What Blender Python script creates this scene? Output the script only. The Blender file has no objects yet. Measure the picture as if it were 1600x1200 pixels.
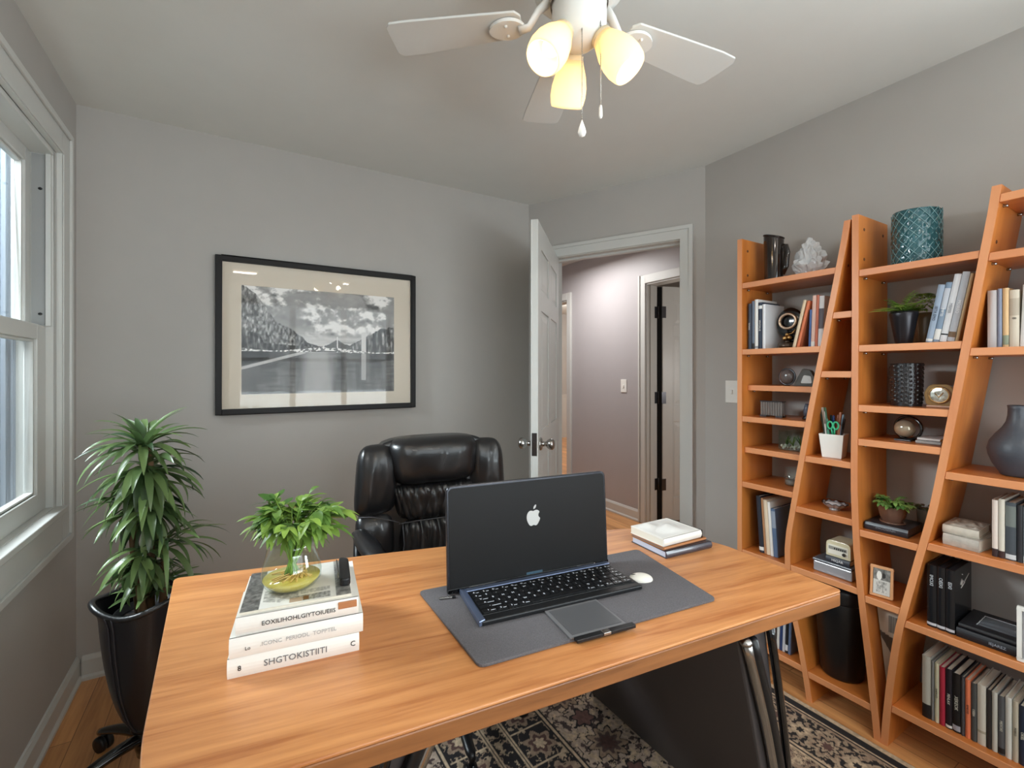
import bpy, bmesh, math, random
import numpy as np
from mathutils import Vector, Matrix, Euler
random.seed(7)
SC = bpy.context.scene
COL = SC.collection
PI = math.pi
def R(d): return math.radians(d)

# ------------------------------------------------------------------ camera
FPX, YAW, EYE, HORY = 719.0, 31.0, 1.31, 580.0
CA, SA = math.cos(R(YAW)), math.sin(R(YAW))
cam = bpy.data.cameras.new('camera')
cam.sensor_width = 36.0
cam.lens = FPX / 1600 * 36
cam.shift_y = -(600 - HORY) / 1600
cam.clip_start = 0.02
camo = bpy.data.objects.new('camera', cam)
COL.objects.link(camo)
camo.location = (0, 0, EYE)
camo.rotation_euler = (R(90), 0, R(-YAW))
SC.camera = camo

# ------------------------------------------------------------------ view and light
SC.view_settings.view_transform = 'Standard'
SC.view_settings.look = 'None'
SC.view_settings.exposure = 0.58
SC.view_settings.gamma = 1
SC.view_settings.use_curve_mapping = False
SC.cycles.max_bounces = 9
SC.cycles.diffuse_bounces = 5
SC.cycles.glossy_bounces = 4
SC.cycles.transmission_bounces = 7
SC.cycles.transparent_max_bounces = 16
SC.cycles.sample_clamp_indirect = 4
SC.cycles.caustics_reflective = False
SC.cycles.caustics_refractive = False
W = bpy.data.worlds.new('World')
SC.world = W
W.use_nodes = True
W.node_tree.nodes['Background'].inputs[0].default_value = (0.72, 0.80, 0.90, 1)
W.node_tree.nodes['Background'].inputs[1].default_value = 0.40

def area(name, loc, rot, sx, sy, power, col):
    l = bpy.data.lights.new(name, 'AREA')
    l.shape = 'RECTANGLE'; l.size = sx; l.size_y = sy; l.energy = power; l.color = col
    o = bpy.data.objects.new(name, l); COL.objects.link(o)
    o.location = loc; o.rotation_euler = rot
    return o
def point(name, loc, power, col, rad=0.03):
    l = bpy.data.lights.new(name, 'POINT'); l.energy = power; l.color = col; l.shadow_soft_size = rad
    o = bpy.data.objects.new(name, l); COL.objects.link(o); o.location = loc
    return o
DAY = (0.86, 0.95, 1.0)
WARM = (1.0, 0.90, 0.76)
# daylight just outside the big rear window and the left window; the hall lamp; added fill lights
area('daylight_rear', (0.85, -1.12, 1.45), (R(90), 0, 0), 2.0, 1.6, 34, DAY)
area('left_wall_fill', (2.40, -.42, 1.45), (0, R(84), 0), 1.2, .8, 52, DAY)  # added fill behind an invented side window, to brighten the left wall
area('ceiling_fill', (0.9, -1.75, 0.55), (R(90 + 38), 0, 0), 2.4, 1.2, 74, DAY)  # unseen fill lamp added outside the rear window, aimed up to brighten the ceiling
area('daylight_left', (-1.45, 2.30, 2.42), (0, R(-58), 0), 1.0, 1.1, 150, DAY)
area('hall_lamp_light', (2.45, 3.25, 2.34), (0, 0, 0), .5, .5, 15, (1.0, 0.985, 0.97))
point('far_room_fill', (4.8, 5.6, 2.2), 50, (1.0, 0.95, 0.9), 0.15)  # fill added to light the far room, no fixture
point('side_room_fill', (3.55, 1.5, 1.3), 12, (1.0, 0.97, 0.94), 0.15)  # fill added to light the side room and its door, no fixture

# ------------------------------------------------------------------ pixel helpers (points on real planes of the room)
def PZ(px, py, z):
    d = (EYE - z) * FPX / (py - HORY); x = (px - 800) / FPX * d
    return (x * CA + d * SA, -x * SA + d * CA, z)
def PX(px, py, X):
    r = (px - 800) / FPX; d = X / (CA * r + SA)
    return (X, d * (CA - SA * r), EYE - (py - HORY) / FPX * d)
def PY(px, py, Y):
    r = (px - 800) / FPX; d = Y / (CA - SA * r)
    return (d * (CA * r + SA), Y, EYE - (py - HORY) / FPX * d)

# ------------------------------------------------------------------ materials
def s2l(c):
    return tuple(((v / 255) / 12.92 if v / 255 <= .04045 else ((v / 255 + .055) / 1.055) ** 2.4) for v in c)
MATS = {}
def newmat(name):
    m = bpy.data.materials.new(name); m.use_nodes = True
    nt = m.node_tree
    return m, nt, nt.nodes['Principled BSDF']
def mat(name, rgb, rough=.5, metal=0, bump=0, bscale=60, var=0, vscale=8, coat=0, spec=.5, trans=0, ior=1.45, sheen=0):
    if name in MATS: return MATS[name]
    m, nt, b = newmat(name); N = nt.nodes; L = nt.links
    c = s2l(rgb)
    b.inputs['Base Color'].default_value = (*c, 1)
    b.inputs['Roughness'].default_value = rough; b.inputs['Metallic'].default_value = metal
    b.inputs['Coat Weight'].default_value = coat
    b.inputs['Specular IOR Level'].default_value = spec
    b.inputs['Transmission Weight'].default_value = trans; b.inputs['IOR'].default_value = ior
    b.inputs['Sheen Weight'].default_value = sheen
    tc = N.new('ShaderNodeTexCoord')
    nz = N.new('ShaderNodeTexNoise'); nz.inputs['Scale'].default_value = vscale; nz.inputs['Detail'].default_value = 4
    L.new(tc.outputs['Object'], nz.inputs['Vector'])
    mx = N.new('ShaderNodeMix'); mx.data_type = 'RGBA'
    v = var if var else 0.03
    mx.inputs[6].default_value = (*[min(1, k * (1 - v)) for k in c], 1)
    mx.inputs[7].default_value = (*[min(1, k * (1 + v)) for k in c], 1)
    L.new(nz.outputs['Fac'], mx.inputs[0]); L.new(mx.outputs[2], b.inputs['Base Color'])
    if bump:
        n2 = N.new('ShaderNodeTexNoise'); n2.inputs['Scale'].default_value = bscale; n2.inputs['Detail'].default_value = 6
        L.new(tc.outputs['Object'], n2.inputs['Vector'])
        bp = N.new('ShaderNodeBump'); bp.inputs['Strength'].default_value = bump; bp.inputs['Distance'].default_value = .002
        L.new(n2.outputs['Fac'], bp.inputs['Height']); L.new(bp.outputs[0], b.inputs['Normal'])
    MATS[name] = m
    return m
def wood(name, dark, light, axis='X', scale=1.0, rough=.35, coat=.2, planks=None):
    """streaky grain stretched along one local axis; planks = (length axis, width) for floors"""
    if name in MATS: return MATS[name]
    m, nt, b = newmat(name); N = nt.nodes; L = nt.links
    tc = N.new('ShaderNodeTexCoord')
    mp = N.new('ShaderNodeMapping')
    long_, wide = 1.1 * scale, 17 * scale
    sc = {'X': (long_, wide, wide), 'Y': (wide, long_, wide), 'Z': (wide, wide, long_)}[axis]
    mp.inputs['Scale'].default_value = sc
    L.new(tc.outputs['Object'], mp.inputs['Vector'])
    src = mp.outputs[0]
    n1 = N.new('ShaderNodeTexNoise'); n1.inputs['Scale'].default_value = 1.0; n1.inputs['Detail'].default_value = 6; n1.inputs['Roughness'].default_value = .55
    n1.inputs['Distortion'].default_value = .6
    L.new(src, n1.inputs['Vector'])
    n2 = N.new('ShaderNodeTexNoise'); n2.inputs['Scale'].default_value = 5.0; n2.inputs['Detail'].default_value = 4
    L.new(src, n2.inputs['Vector'])
    ad = N.new('ShaderNodeMath'); ad.operation = 'MULTIPLY_ADD'; ad.inputs[1].default_value = .35
    L.new(n2.outputs['Fac'], ad.inputs[0]); L.new(n1.outputs['Fac'], ad.inputs[2])
    rp = N.new('ShaderNodeValToRGB')
    d, l = s2l(dark), s2l(light)
    mid = tuple((a + c) / 2 for a, c in zip(d, l))
    rp.color_ramp.elements[0].position = .45; rp.color_ramp.elements[0].color = (*d, 1)
    rp.color_ramp.elements[1].position = .88; rp.color_ramp.elements[1].color = (*l, 1)
    e = rp.color_ramp.elements.new(.62); e.color = (*mid, 1)
    L.new(ad.outputs[0], rp.inputs[0])
    out = rp.outputs[0]
    if planks:
        br = N.new('ShaderNodeTexBrick')
        br.inputs['Scale'].default_value = 1.0
        br.inputs['Brick Width'].default_value = planks[1]; br.inputs['Row Height'].default_value = planks[0]
        br.inputs['Mortar Size'].default_value = .0012; br.inputs['Mortar Smooth'].default_value = .1
        br.inputs['Color1'].default_value = (1.12, 1.12, 1.12, 1); br.inputs['Color2'].default_value = (.82, .8, .78, 1)
        br.inputs['Mortar'].default_value = (.35, .3, .25, 1)
        m2 = N.new('ShaderNodeMapping'); m2.inputs['Rotation'].default_value = (0, 0, R(90) if axis == 'Y' else 0)
        L.new(tc.outputs['Object'], m2.inputs['Vector']); L.new(m2.outputs[0], br.inputs['Vector'])
        mu = N.new('ShaderNodeMix'); mu.data_type = 'RGBA'; mu.blend_type = 'MULTIPLY'; mu.inputs[0].default_value = 1
        L.new(out, mu.inputs[6]); L.new(br.outputs['Color'], mu.inputs[7]); out = mu.outputs[2]
    L.new(out, b.inputs['Base Color'])
    b.inputs['Roughness'].default_value = rough; b.inputs['Coat Weight'].default_value = coat; b.inputs['Coat Roughness'].default_value = .25
    MATS[name] = m
    return m
def pane(name, tint=(.97, .98, .98), refl=.08, rough=0.0, slope=.28):
    """thin glass: mostly see-through, a little mirror"""
    if name in MATS: return MATS[name]
    m = bpy.data.materials.new(name); m.use_nodes = True; nt = m.node_tree; N = nt.nodes; L = nt.links
    N.remove(N['Principled BSDF'])
    t = N.new('ShaderNodeBsdfTransparent'); t.inputs[0].default_value = (*tint, 1)
    g = N.new('ShaderNodeBsdfGlossy'); g.inputs['Roughness'].default_value = rough
    lw = N.new('ShaderNodeLayerWeight'); lw.inputs[0].default_value = .35
    ma = N.new('ShaderNodeMath'); ma.operation = 'MULTIPLY_ADD'; ma.inputs[1].default_value = slope; ma.inputs[2].default_value = refl
    L.new(lw.outputs['Facing'], ma.inputs[0])
    mx = N.new('ShaderNodeMixShader'); L.new(ma.outputs[0], mx.inputs[0]); L.new(t.outputs[0], mx.inputs[1]); L.new(g.outputs[0], mx.inputs[2])
    L.new(mx.outputs[0], N['Material Output'].inputs[0])
    MATS[name] = m
    return m
def glow(name, rgb, strength, base=(255, 245, 225)):
    if name in MATS: return MATS[name]
    m, nt, b = newmat(name)
    b.inputs['Base Color'].default_value = (*s2l(base), 1); b.inputs['Roughness'].default_value = .4
    b.inputs['Emission Color'].default_value = (*s2l(rgb), 1); b.inputs['Emission Strength'].default_value = strength
    MATS[name] = m
    return m
def attrmat(name, rough=.8, bump=0, bscale=400, coat=0):
    m, nt, b = newmat(name); N = nt.nodes; L = nt.links
    a = N.new('ShaderNodeVertexColor'); a.layer_name = 'Col'
    L.new(a.outputs['Color'], b.inputs['Base Color']); b.inputs['Roughness'].default_value = rough
    b.inputs['Coat Weight'].default_value = coat
    if bump:
        tc = N.new('ShaderNodeTexCoord'); n2 = N.new('ShaderNodeTexNoise'); n2.inputs['Scale'].default_value = bscale
        L.new(tc.outputs['Object'], n2.inputs['Vector'])
        bp = N.new('ShaderNodeBump'); bp.inputs['Strength'].default_value = bump; bp.inputs['Distance'].default_value = .003
        L.new(n2.outputs['Fac'], bp.inputs['Height']); L.new(bp.outputs[0], b.inputs['Normal'])
    return m
def leafmat(name, a, bb, rough=.4):
    if name in MATS: return MATS[name]
    m, nt, b = newmat(name); N = nt.nodes; L = nt.links
    g = N.new('ShaderNodeNewGeometry'); rp = N.new('ShaderNodeValToRGB')
    rp.color_ramp.elements[0].color = (*s2l(a), 1); rp.color_ramp.elements[1].color = (*s2l(bb), 1)
    L.new(g.outputs['Random Per Island'], rp.inputs[0]); L.new(rp.outputs[0], b.inputs['Base Color'])
    b.inputs['Roughness'].default_value = rough
    tr = N.new('ShaderNodeBsdfTranslucent'); L.new(rp.outputs[0], tr.inputs[0])
    mx = N.new('ShaderNodeMixShader'); mx.inputs[0].default_value = .25
    L.new(b.outputs[0], mx.inputs[1]); L.new(tr.outputs[0], mx.inputs[2]); L.new(mx.outputs[0], N['Material Output'].inputs[0])
    MATS[name] = m
    return m

M_wall = mat('wall_paint', (178, 174, 169), .75, bump=.06, bscale=260)
M_ceil = mat('ceiling_paint', (216, 216, 211), .85, bump=.05, bscale=200)
M_hall = mat('hall_paint', (172, 167, 168), .42, bump=.05, bscale=200)
M_trim = mat('white_trim_paint', (200, 200, 196), .38)
M_floor = wood('oak_floor', (170, 110, 62), (228, 168, 108), 'Y', 1.0, .32, .3, planks=(.083, 1.1))
M_desk = wood('desk_wood', (168, 101, 54), (214, 149, 92), 'X', 1.9, .36, .25)
M_deskedge = wood('desk_edge_wood', (108, 66, 36), (160, 104, 60), 'X', 1.3, .4, .1)
M_case = wood('bookcase_wood', (180, 102, 38), (214, 134, 62), 'Z', .45, .42, .15)
M_shelf = wood('bookcase_shelf_wood', (172, 94, 38), (208, 126, 62), 'Y', .45, .36, .2)
M_litedge = wood('bookcase_lit_edge', (204, 130, 82), (222, 152, 102), 'Z', .3, .45, .1)  # paler wood: light falling on the panel fronts is put into the colour
M_litedgeY = wood('bookcase_shelf_lit_edge', (204, 130, 82), (222, 152, 102), 'Y', .3, .45, .1)  # same for the shelf fronts, their brightness painted into the wood tone
M_leather = mat('black_leather', (24, 24, 26), .30, bump=.25, bscale=420, coat=.25, spec=.6)
M_blackp = mat('black_plastic', (22, 22, 24), .35)
M_blackm = mat('black_matte', (17, 17, 18), .5)
M_chrome = mat('brushed_steel', (170, 168, 165), .25, metal=1)
M_dsteel = mat('dark_steel', (90, 90, 94), .3, metal=1)
M_white = mat('white_plastic', (232, 230, 224), .35)
M_page = mat('paper_pages', (222, 214, 198), .8, bump=.3, bscale=900)
M_glass = pane('clear_glass')
M_gold = mat('aged_gold', (190, 150, 95), .3, metal=1)
# ------------------------------------------------------------------ mesh builder
class MB:
    def __init__(s): s.v = []; s.f = []; s.m = []; s.s = []; s.T = Matrix()
    def add(s, vs, fs, mi=0, sm=False):
        n = len(s.v)
        s.v += [tuple(s.T @ Vector(p)) for p in vs]
        for f in fs: s.f.append([n + i for i in f]); s.m.append(mi); s.s.append(sm)
        return s
    def box(s, a, b, mi=0):
        x0, y0, z0 = a; x1, y1, z1 = b
        vs = [(x0,y0,z0),(x1,y0,z0),(x1,y1,z0),(x0,y1,z0),(x0,y0,z1),(x1,y0,z1),(x1,y1,z1),(x0,y1,z1)]
        return s.add(vs, [(0,3,2,1),(4,5,6,7),(0,1,5,4),(1,2,6,5),(2,3,7,6),(3,0,4,7)], mi)
    def prism(s, poly, a, b, axis='z', mi=0, sm=False):
        """poly of 2D points (counterclockwise) extruded a..b along axis; axis x: (y,z) points, y: (x,z), z: (x,y)"""
        n = len(poly)
        def P(p, t): return {'z': (p[0], p[1], t), 'y': (p[0], t, p[1]), 'x': (t, p[0], p[1])}[axis]
        vs = [P(p, a) for p in poly] + [P(p, b) for p in poly]
        fs = [tuple(range(n))[::-1], tuple(range(n, 2 * n))]
        s.add(vs, fs, mi)
        k = len(s.v) - 2 * n
        for i in range(n):
            j = (i + 1) % n
            s.f.append([k + i, k + j, k + n + j, k + n + i]); s.m.append(mi); s.s.append(sm)
        return s
    def lathe(s, prof, c=(0, 0, 0), seg=32, mi=0, sm=True, caps=True, sx=1, sy=1):
        vs = []; n = len(prof)
        for r, z in prof:
            for k in range(seg):
                a = 2 * PI * k / seg
                vs.append((c[0] + r * math.cos(a) * sx, c[1] + r * math.sin(a) * sy, c[2] + z))
        fs = []
        for i in range(n - 1):
            for k in range(seg):
                q = (k + 1) % seg
                fs.append((i * seg + k, i * seg + q, (i + 1) * seg + q, (i + 1) * seg + k))
        s.add(vs, fs, mi, sm)
        if caps:
            b = len(s.v) - n * seg
            if prof[0][0] > 1e-5: s.f.append([b + k for k in range(seg)][::-1]); s.m.append(mi); s.s.append(False)
            if prof[-1][0] > 1e-5: s.f.append([b + (n - 1) * seg + k for k in range(seg)]); s.m.append(mi); s.s.append(False)
        return s
    def tube(s, pts, r, seg=10, mi=0, rs=None, flat=1.0):
        pts = [Vector(p) for p in pts]; n = len(pts); vs = []
        up = Vector((0, 0, 1)); prev = None
        for i, p in enumerate(pts):
            t = (pts[min(i + 1, n - 1)] - pts[max(i - 1, 0)]).normalized()
            if prev is None:
                a = t.cross(up)
                if a.length < .05: a = t.cross(Vector((1, 0, 0)))
                a.normalize()
            else:
                a = (prev - t * prev.dot(t)).normalized()
            prev = a; b = t.cross(a)
            rr = rs[i] if rs else r
            for k in range(seg):
                q = 2 * PI * k / seg
                vs.append(p + a * math.cos(q) * rr + b * math.sin(q) * rr * flat)
        fs = [(i * seg + k, i * seg + (k + 1) % seg, (i + 1) * seg + (k + 1) % seg, (i + 1) * seg + k) for i in range(n - 1) for k in range(seg)]
        fs += [tuple(range(seg))[::-1], tuple((n - 1) * seg + k for k in range(seg))]
        return s.add(vs, fs, mi, True)
    def grid(s, fn, nu, nv, mi=0, sm=True, wrap=False):
        vs = [fn(i / nu, j / nv) for j in range(nv + 1) for i in range(nu + 1)]
        fs = [(j * (nu + 1) + i, j * (nu + 1) + i + 1, (j + 1) * (nu + 1) + i + 1, (j + 1) * (nu + 1) + i) for j in range(nv) for i in range(nu)]
        return s.add(vs, fs, mi, sm)
    def ball(s, c, rx, ry=None, rz=None, seg=20, ring=12, mi=0, fn=None):
        ry = ry or rx; rz = rz or rx
        def g(u, v):
            a = 2 * PI * u; b = PI * v - PI / 2
            d = Vector((math.cos(b) * math.cos(a), math.cos(b) * math.sin(a), math.sin(b)))
            k = fn(d) if fn else 1
            return (c[0] + d.x * rx * k, c[1] + d.y * ry * k, c[2] + d.z * rz * k)
        return s.grid(g, seg, ring, mi)
    def build(s, name, mats, parent=None, bevel=0, loc=None, bseg=2, solid=0, sub=0, smooth=None):
        me = bpy.data.meshes.new(name)
        me.from_pydata(s.v, [], s.f); me.update()
        if not isinstance(mats, (list, tuple)): mats = [mats]
        for m in mats: me.materials.append(m)
        me.polygons.foreach_set('material_index', s.m)
        me.polygons.foreach_set('use_smooth', s.s if smooth is None else [smooth] * len(s.f))
        bm = bmesh.new(); bm.from_mesh(me); bmesh.ops.remove_doubles(bm, verts=bm.verts, dist=1e-6)
        bmesh.ops.recalc_face_normals(bm, faces=bm.faces); bm.to_mesh(me); bm.free()
        o = bpy.data.objects.new(name, me); COL.objects.link(o)
        if parent is not None: o.parent = parent
        if loc: o.location = loc
        if bevel:
            b = o.modifiers.new('bevel', 'BEVEL'); b.width = bevel; b.segments = bseg; b.limit_method = 'ANGLE'; b.angle_limit = R(40)
        if solid:
            b = o.modifiers.new('solid', 'SOLIDIFY'); b.thickness = solid; b.offset = 0
        if sub:
            b = o.modifiers.new('sub', 'SUBSURF'); b.levels = sub; b.render_levels = sub
        return o
def tag(o, label=None, cat=None, group=None, kind=None):
    if label: o['label'] = label
    if cat: o['category'] = cat
    if group: o['group'] = group
    if kind: o['kind'] = kind
    return o
def thing(name, label, cat, loc=(0, 0, 0), rz=0, group=None, rot=None):
    o = bpy.data.objects.new(name, None); COL.objects.link(o)
    o.empty_display_size = .05
    o.location = loc; o.rotation_euler = rot if rot else (0, 0, rz)
    return tag(o, label, cat, group)
def struct(name, mb, mats, parent=None, bevel=0):
    o = mb.build(name, mats, parent, bevel)
    if parent is None: o['kind'] = 'structure'
    return o
def roundpoly(pts, r, n=5):
    out = []; N = len(pts)
    for i in range(N):
        p0, p, p1 = Vector(pts[i - 1]), Vector(pts[i]), Vector(pts[(i + 1) % N])
        rr = r[i] if isinstance(r, (list, tuple)) else r
        a = p + (p0 - p).normalized() * rr; b = p + (p1 - p).normalized() * rr
        for k in range(n + 1):
            t = k / n
            q = a * (1 - t) ** 2 + p * 2 * t * (1 - t) + b * t * t
            out.append((q.x, q.y))
    return out
def text_mb(txt, size, depth=.0003, spacing=1.0):
    cu = bpy.data.curves.new('t', 'FONT'); cu.body = txt; cu.size = size; cu.extrude = depth
    cu.align_x = 'CENTER'; cu.align_y = 'CENTER'; cu.space_character = spacing; cu.resolution_u = 2
    o = bpy.data.objects.new('t', cu); COL.objects.link(o)
    bpy.context.view_layer.update()
    dg = bpy.context.evaluated_depsgraph_get()
    me = bpy.data.meshes.new_from_object(o.evaluated_get(dg))
    vs = [tuple(v.co) for v in me.vertices]; fs = [tuple(p.vertices) for p in me.polygons]
    bpy.data.objects.remove(o); bpy.data.curves.remove(cu); bpy.data.meshes.remove(me)
    return vs, fs
def put_text(parent, txt, size, T, m, spacing=1.0, name='title', squash=1.0):
    vs, fs = text_mb(txt, size, .0003, spacing)
    b = MB(); b.T = T; b.add([(x, y * squash, z) for x, y, z in vs], fs)
    return b.build(name, m, parent)

# value noise for printed and woven patterns
def vnoise(x, y, seed=0):
    rng = np.random.RandomState(seed); tab = rng.rand(256, 256)
    xi = np.floor(x).astype(int); yi = np.floor(y).astype(int)
    fx = x - xi; fy = y - yi
    fx = fx * fx * (3 - 2 * fx); fy = fy * fy * (3 - 2 * fy)
    a = tab[xi % 256, yi % 256]; b = tab[(xi + 1) % 256, yi % 256]
    c = tab[xi % 256, (yi + 1) % 256]; d = tab[(xi + 1) % 256, (yi + 1) % 256]
    return (a * (1 - fx) + b * fx) * (1 - fy) + (c * (1 - fx) + d * fx) * fy
def fbm(x, y, oct=5, seed=0):
    t = 0; a = .5; n = 0
    for k in range(oct):
        t = t + a * vnoise(x * 2 ** k, y * 2 ** k, seed + k); n += a; a *= .55
    return t / n
def painted(name, W_, H_, nx, ny, colfn, material, parent=None, T=None, thick=0):
    """flat sheet W x H in local xz (facing -Y) with a colour per vertex from colfn(u, v) arrays"""
    u, v = np.meshgrid(np.linspace(0, 1, nx), np.linspace(0, 1, ny))
    co = np.zeros((ny, nx, 3)); co[..., 0] = u * W_; co[..., 2] = v * H_
    co = co.reshape(-1, 3)
    if T is not None:
        A = np.array(T); co = co @ A[:3, :3].T + A[:3, 3]
    idx = np.arange(nx * ny).reshape(ny, nx)
    q = np.stack([idx[:-1, :-1], idx[:-1, 1:], idx[1:, 1:], idx[1:, :-1]], -1).reshape(-1, 4)
    me = bpy.data.meshes.new(name)
    me.vertices.add(len(co)); me.vertices.foreach_set('co', co.ravel())
    me.loops.add(q.size); me.loops.foreach_set('vertex_index', q.ravel().astype(np.int32))
    me.polygons.add(len(q)); me.polygons.foreach_set('loop_start', np.arange(0, q.size, 4, dtype=np.int32))
    me.polygons.foreach_set('loop_total', np.full(len(q), 4, np.int32)) if bpy.app.version < (3, 6) else None
    me.update(calc_edges=True)
    ca = me.color_attributes.new('Col', 'FLOAT_COLOR', 'POINT')
    c = colfn(u, v).reshape(-1, 3)
    lin = np.where(c <= .04045, c / 12.92, ((c + .055) / 1.055) ** 2.4)
    ca.data.foreach_set('color', np.hstack([lin, np.ones((len(c), 1))]).astype(np.float32).ravel())
    me.materials.append(material)
    o = bpy.data.objects.new(name, me); COL.objects.link(o)
    if parent is not None: o.parent = parent
    return o

# ================================================================== ROOM SHELL
XL, XR, YB, YF, ZC = -.578, 2.215, 2.62, -.95, 2.44
A0 = Vector((1.708, 2.62)); B0 = Vector((2.215, 1.622))
AD = (B0 - A0).normalized(); AN = Vector((-AD.y, AD.x)); ALEN = (B0 - A0).length   # along, outward normal
if AN.x < 0: AN = -AN
TH = .12
# floor and ceiling
struct('floor', MB().box((XL - .14, YF - .14, -.05), (6.3, 7.5, 0)), M_floor)
struct('ceiling', MB().box((XL - .14, YF - .14, ZC), (6.3, 7.5, ZC + .06)), M_ceil)
# left wall around its window
WY0, WY1, WZ0, WZ1 = 1.38, 2.362, .79, 2.13
m = MB()
m.box((XL - .14, YF - .14, 0), (XL, WY0, ZC)); m.box((XL - .14, WY1, 0), (XL, YB + TH, ZC))
m.box((XL - .14, WY0, 0), (XL, WY1, WZ0)); m.box((XL - .14, WY0, WZ1), (XL, WY1, ZC))
struct('wall_left', m, M_wall)
struct('wall_back', MB().box((XL, YB, 0), (A0.x + .06, YB + TH, ZC)), M_wall)
QY0, QY1, QZ0, QZ1 = -.82, -.02, .85, 2.05
m = MB(); m.box((XR, YF - .14, 0), (XR + TH, QY0, ZC)); m.box((XR, QY1, 0), (XR + TH, B0.y, ZC)); m.box((XR, QY0, 0), (XR + TH, QY1, QZ0)); m.box((XR, QY0, QZ1), (XR + TH, QY1, ZC))
struct('wall_right', m, M_wall)
w3 = struct('fill_window', MB().box((XR + .06, QY0 + .03, QZ0 + .03), (XR + .063, QY1 - .03, QZ1 - .03)), M_glass)  # invented window, added to let fill light in from the right
m = MB()
for a_, b_ in (((QY0, QZ0), (QY0 + .045, QZ1)), ((QY1 - .045, QZ0), (QY1, QZ1)), ((QY0 + .045, QZ0), (QY1 - .045, QZ0 + .045)), ((QY0 + .045, QZ1 - .045), (QY1 - .045, QZ1)), ((QY0 + .045, 1.43), (QY1 - .045, 1.47))):
    m.box((XR + .04, a_[0], a_[1]), (XR + .09, b_[0], b_[1]))
m.box((XR - .018, QY0 - .08, QZ0 - .08), (XR, QY0, QZ1 + .08)); m.box((XR - .018, QY1, QZ0 - .08), (XR, QY1 + .08, QZ1 + .08)); m.box((XR - .018, QY0, QZ0 - .08), (XR, QY1, QZ0)); m.box((XR - .018, QY0, QZ1), (XR, QY1, QZ1 + .08))
struct('window_frame', m, M_trim, w3)  # frame of the added window
# rear wall with a wide window
m = MB(); RX0, RX1, RZ0, RZ1 = .0, 1.8, .75, 2.15
m.box((XL, YF - .14, 0), (RX0, YF, ZC)); m.box((RX1, YF - .14, 0), (XR, YF, ZC))
m.box((RX0, YF - .14, 0), (RX1, YF, RZ0)); m.box((RX0, YF - .14, RZ1), (RX1, YF, ZC))
struct('wall_rear', m, M_wall)
w = struct('window_2', MB().box((RX0 + .03, YF - .075, RZ0 + .03), (RX1 - .03, YF - .07, RZ1 - .03)), M_glass)
m = MB()
for a, b in (((RX0, 0, RZ0), (RX0 + .045, 0, RZ1)), ((RX1 - .045, 0, RZ0), (RX1, 0, RZ1)), ((RX0, 0, RZ0), (RX1, 0, RZ0 + .045)), ((RX0, 0, RZ1 - .045), (RX1, 0, RZ1)),
             ((.57, 0, RZ0), (.63, 0, RZ1)), ((1.17, 0, RZ0), (1.23, 0, RZ1)), ((RX0, 0, 1.43), (RX1, 0, 1.47))):
    m.box((a[0], YF - .10, a[2]), (b[0], YF - .04, b[2]))
struct('window_frame', m, M_trim, w)
m = MB()
m.box((RX0 - .09, YF, RZ0 - .09), (RX0, YF + .02, RZ1 + .09)); m.box((RX1, YF, RZ0 - .09), (RX1 + .09, YF + .02, RZ1 + .09))
m.box((RX0, YF, RZ0 - .09), (RX1, YF + .02, RZ0)); m.box((RX0, YF, RZ1), (RX1, YF + .02, RZ1 + .09))
struct('trim_5', m, M_trim)

# angled wall with the doorway, in its own frame: s along the wall, n outward, z up
def AW(s, n, z=0): p = A0 + AD * s + AN * n; return (p.x, p.y, z)
AWM = Matrix(((AD.x, AN.x, 0, A0.x), (AD.y, AN.y, 0, A0.y), (0, 0, 1, 0), (0, 0, 0, 1)))
DS0, DS1, DH = .187, .985, 2.05
m = MB(); m.T = AWM
m.box((-.0, 0, 0), (DS0 - .02, TH, ZC)); m.box((DS1 + .02, 0, 0), (ALEN + .06, TH, ZC)); m.box((DS0 - .02, 0, DH + .02), (DS1 + .02, TH, ZC))
struct('wall_corner', m, M_wall)
# casing: stepped profile, both faces, and jambs
m = MB(); m.T = AWM
cw = .072
for n0, n1 in ((-.016, 0), (TH, TH + .016)):
    m.box((DS0 - cw, n0, 0), (DS0 - .004, n1, DH + cw + .004)); m.box((DS1 + .004, n0, 0), (DS1 + cw, n1, DH + cw + .004)); m.box((DS0 - .004, n0, DH + .004), (DS1 + .004, n1, DH + cw + .004))
# raised outer bead of the casing
m.box((DS1 + cw - .020, -.024, 0), (DS1 + cw, -.016, DH + cw + .004)); m.box((DS0 - cw, -.024, DH + cw - .016), (DS1 + cw - .020, -.016, DH + cw + .004)); m.box((DS0 - cw, -.024, 0), (DS0 - cw + .02, -.016, DH + cw - .016))
m.box((DS0 - .02, -.002, 0), (DS0, TH + .002, DH)); m.box((DS1, -.002, 0), (DS1 + .02, TH + .002, DH)); m.box((DS0 - .02, -.002, DH), (DS1 + .02, TH + .002, DH + .02))
m.box((DS1 - .012, .05, 0), (DS1, .085, DH)); m.box((DS0, .05, DH - .012), (DS1 - .012, .085, DH))
struct('trim_1', m, M_trim, bevel=.003)

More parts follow.
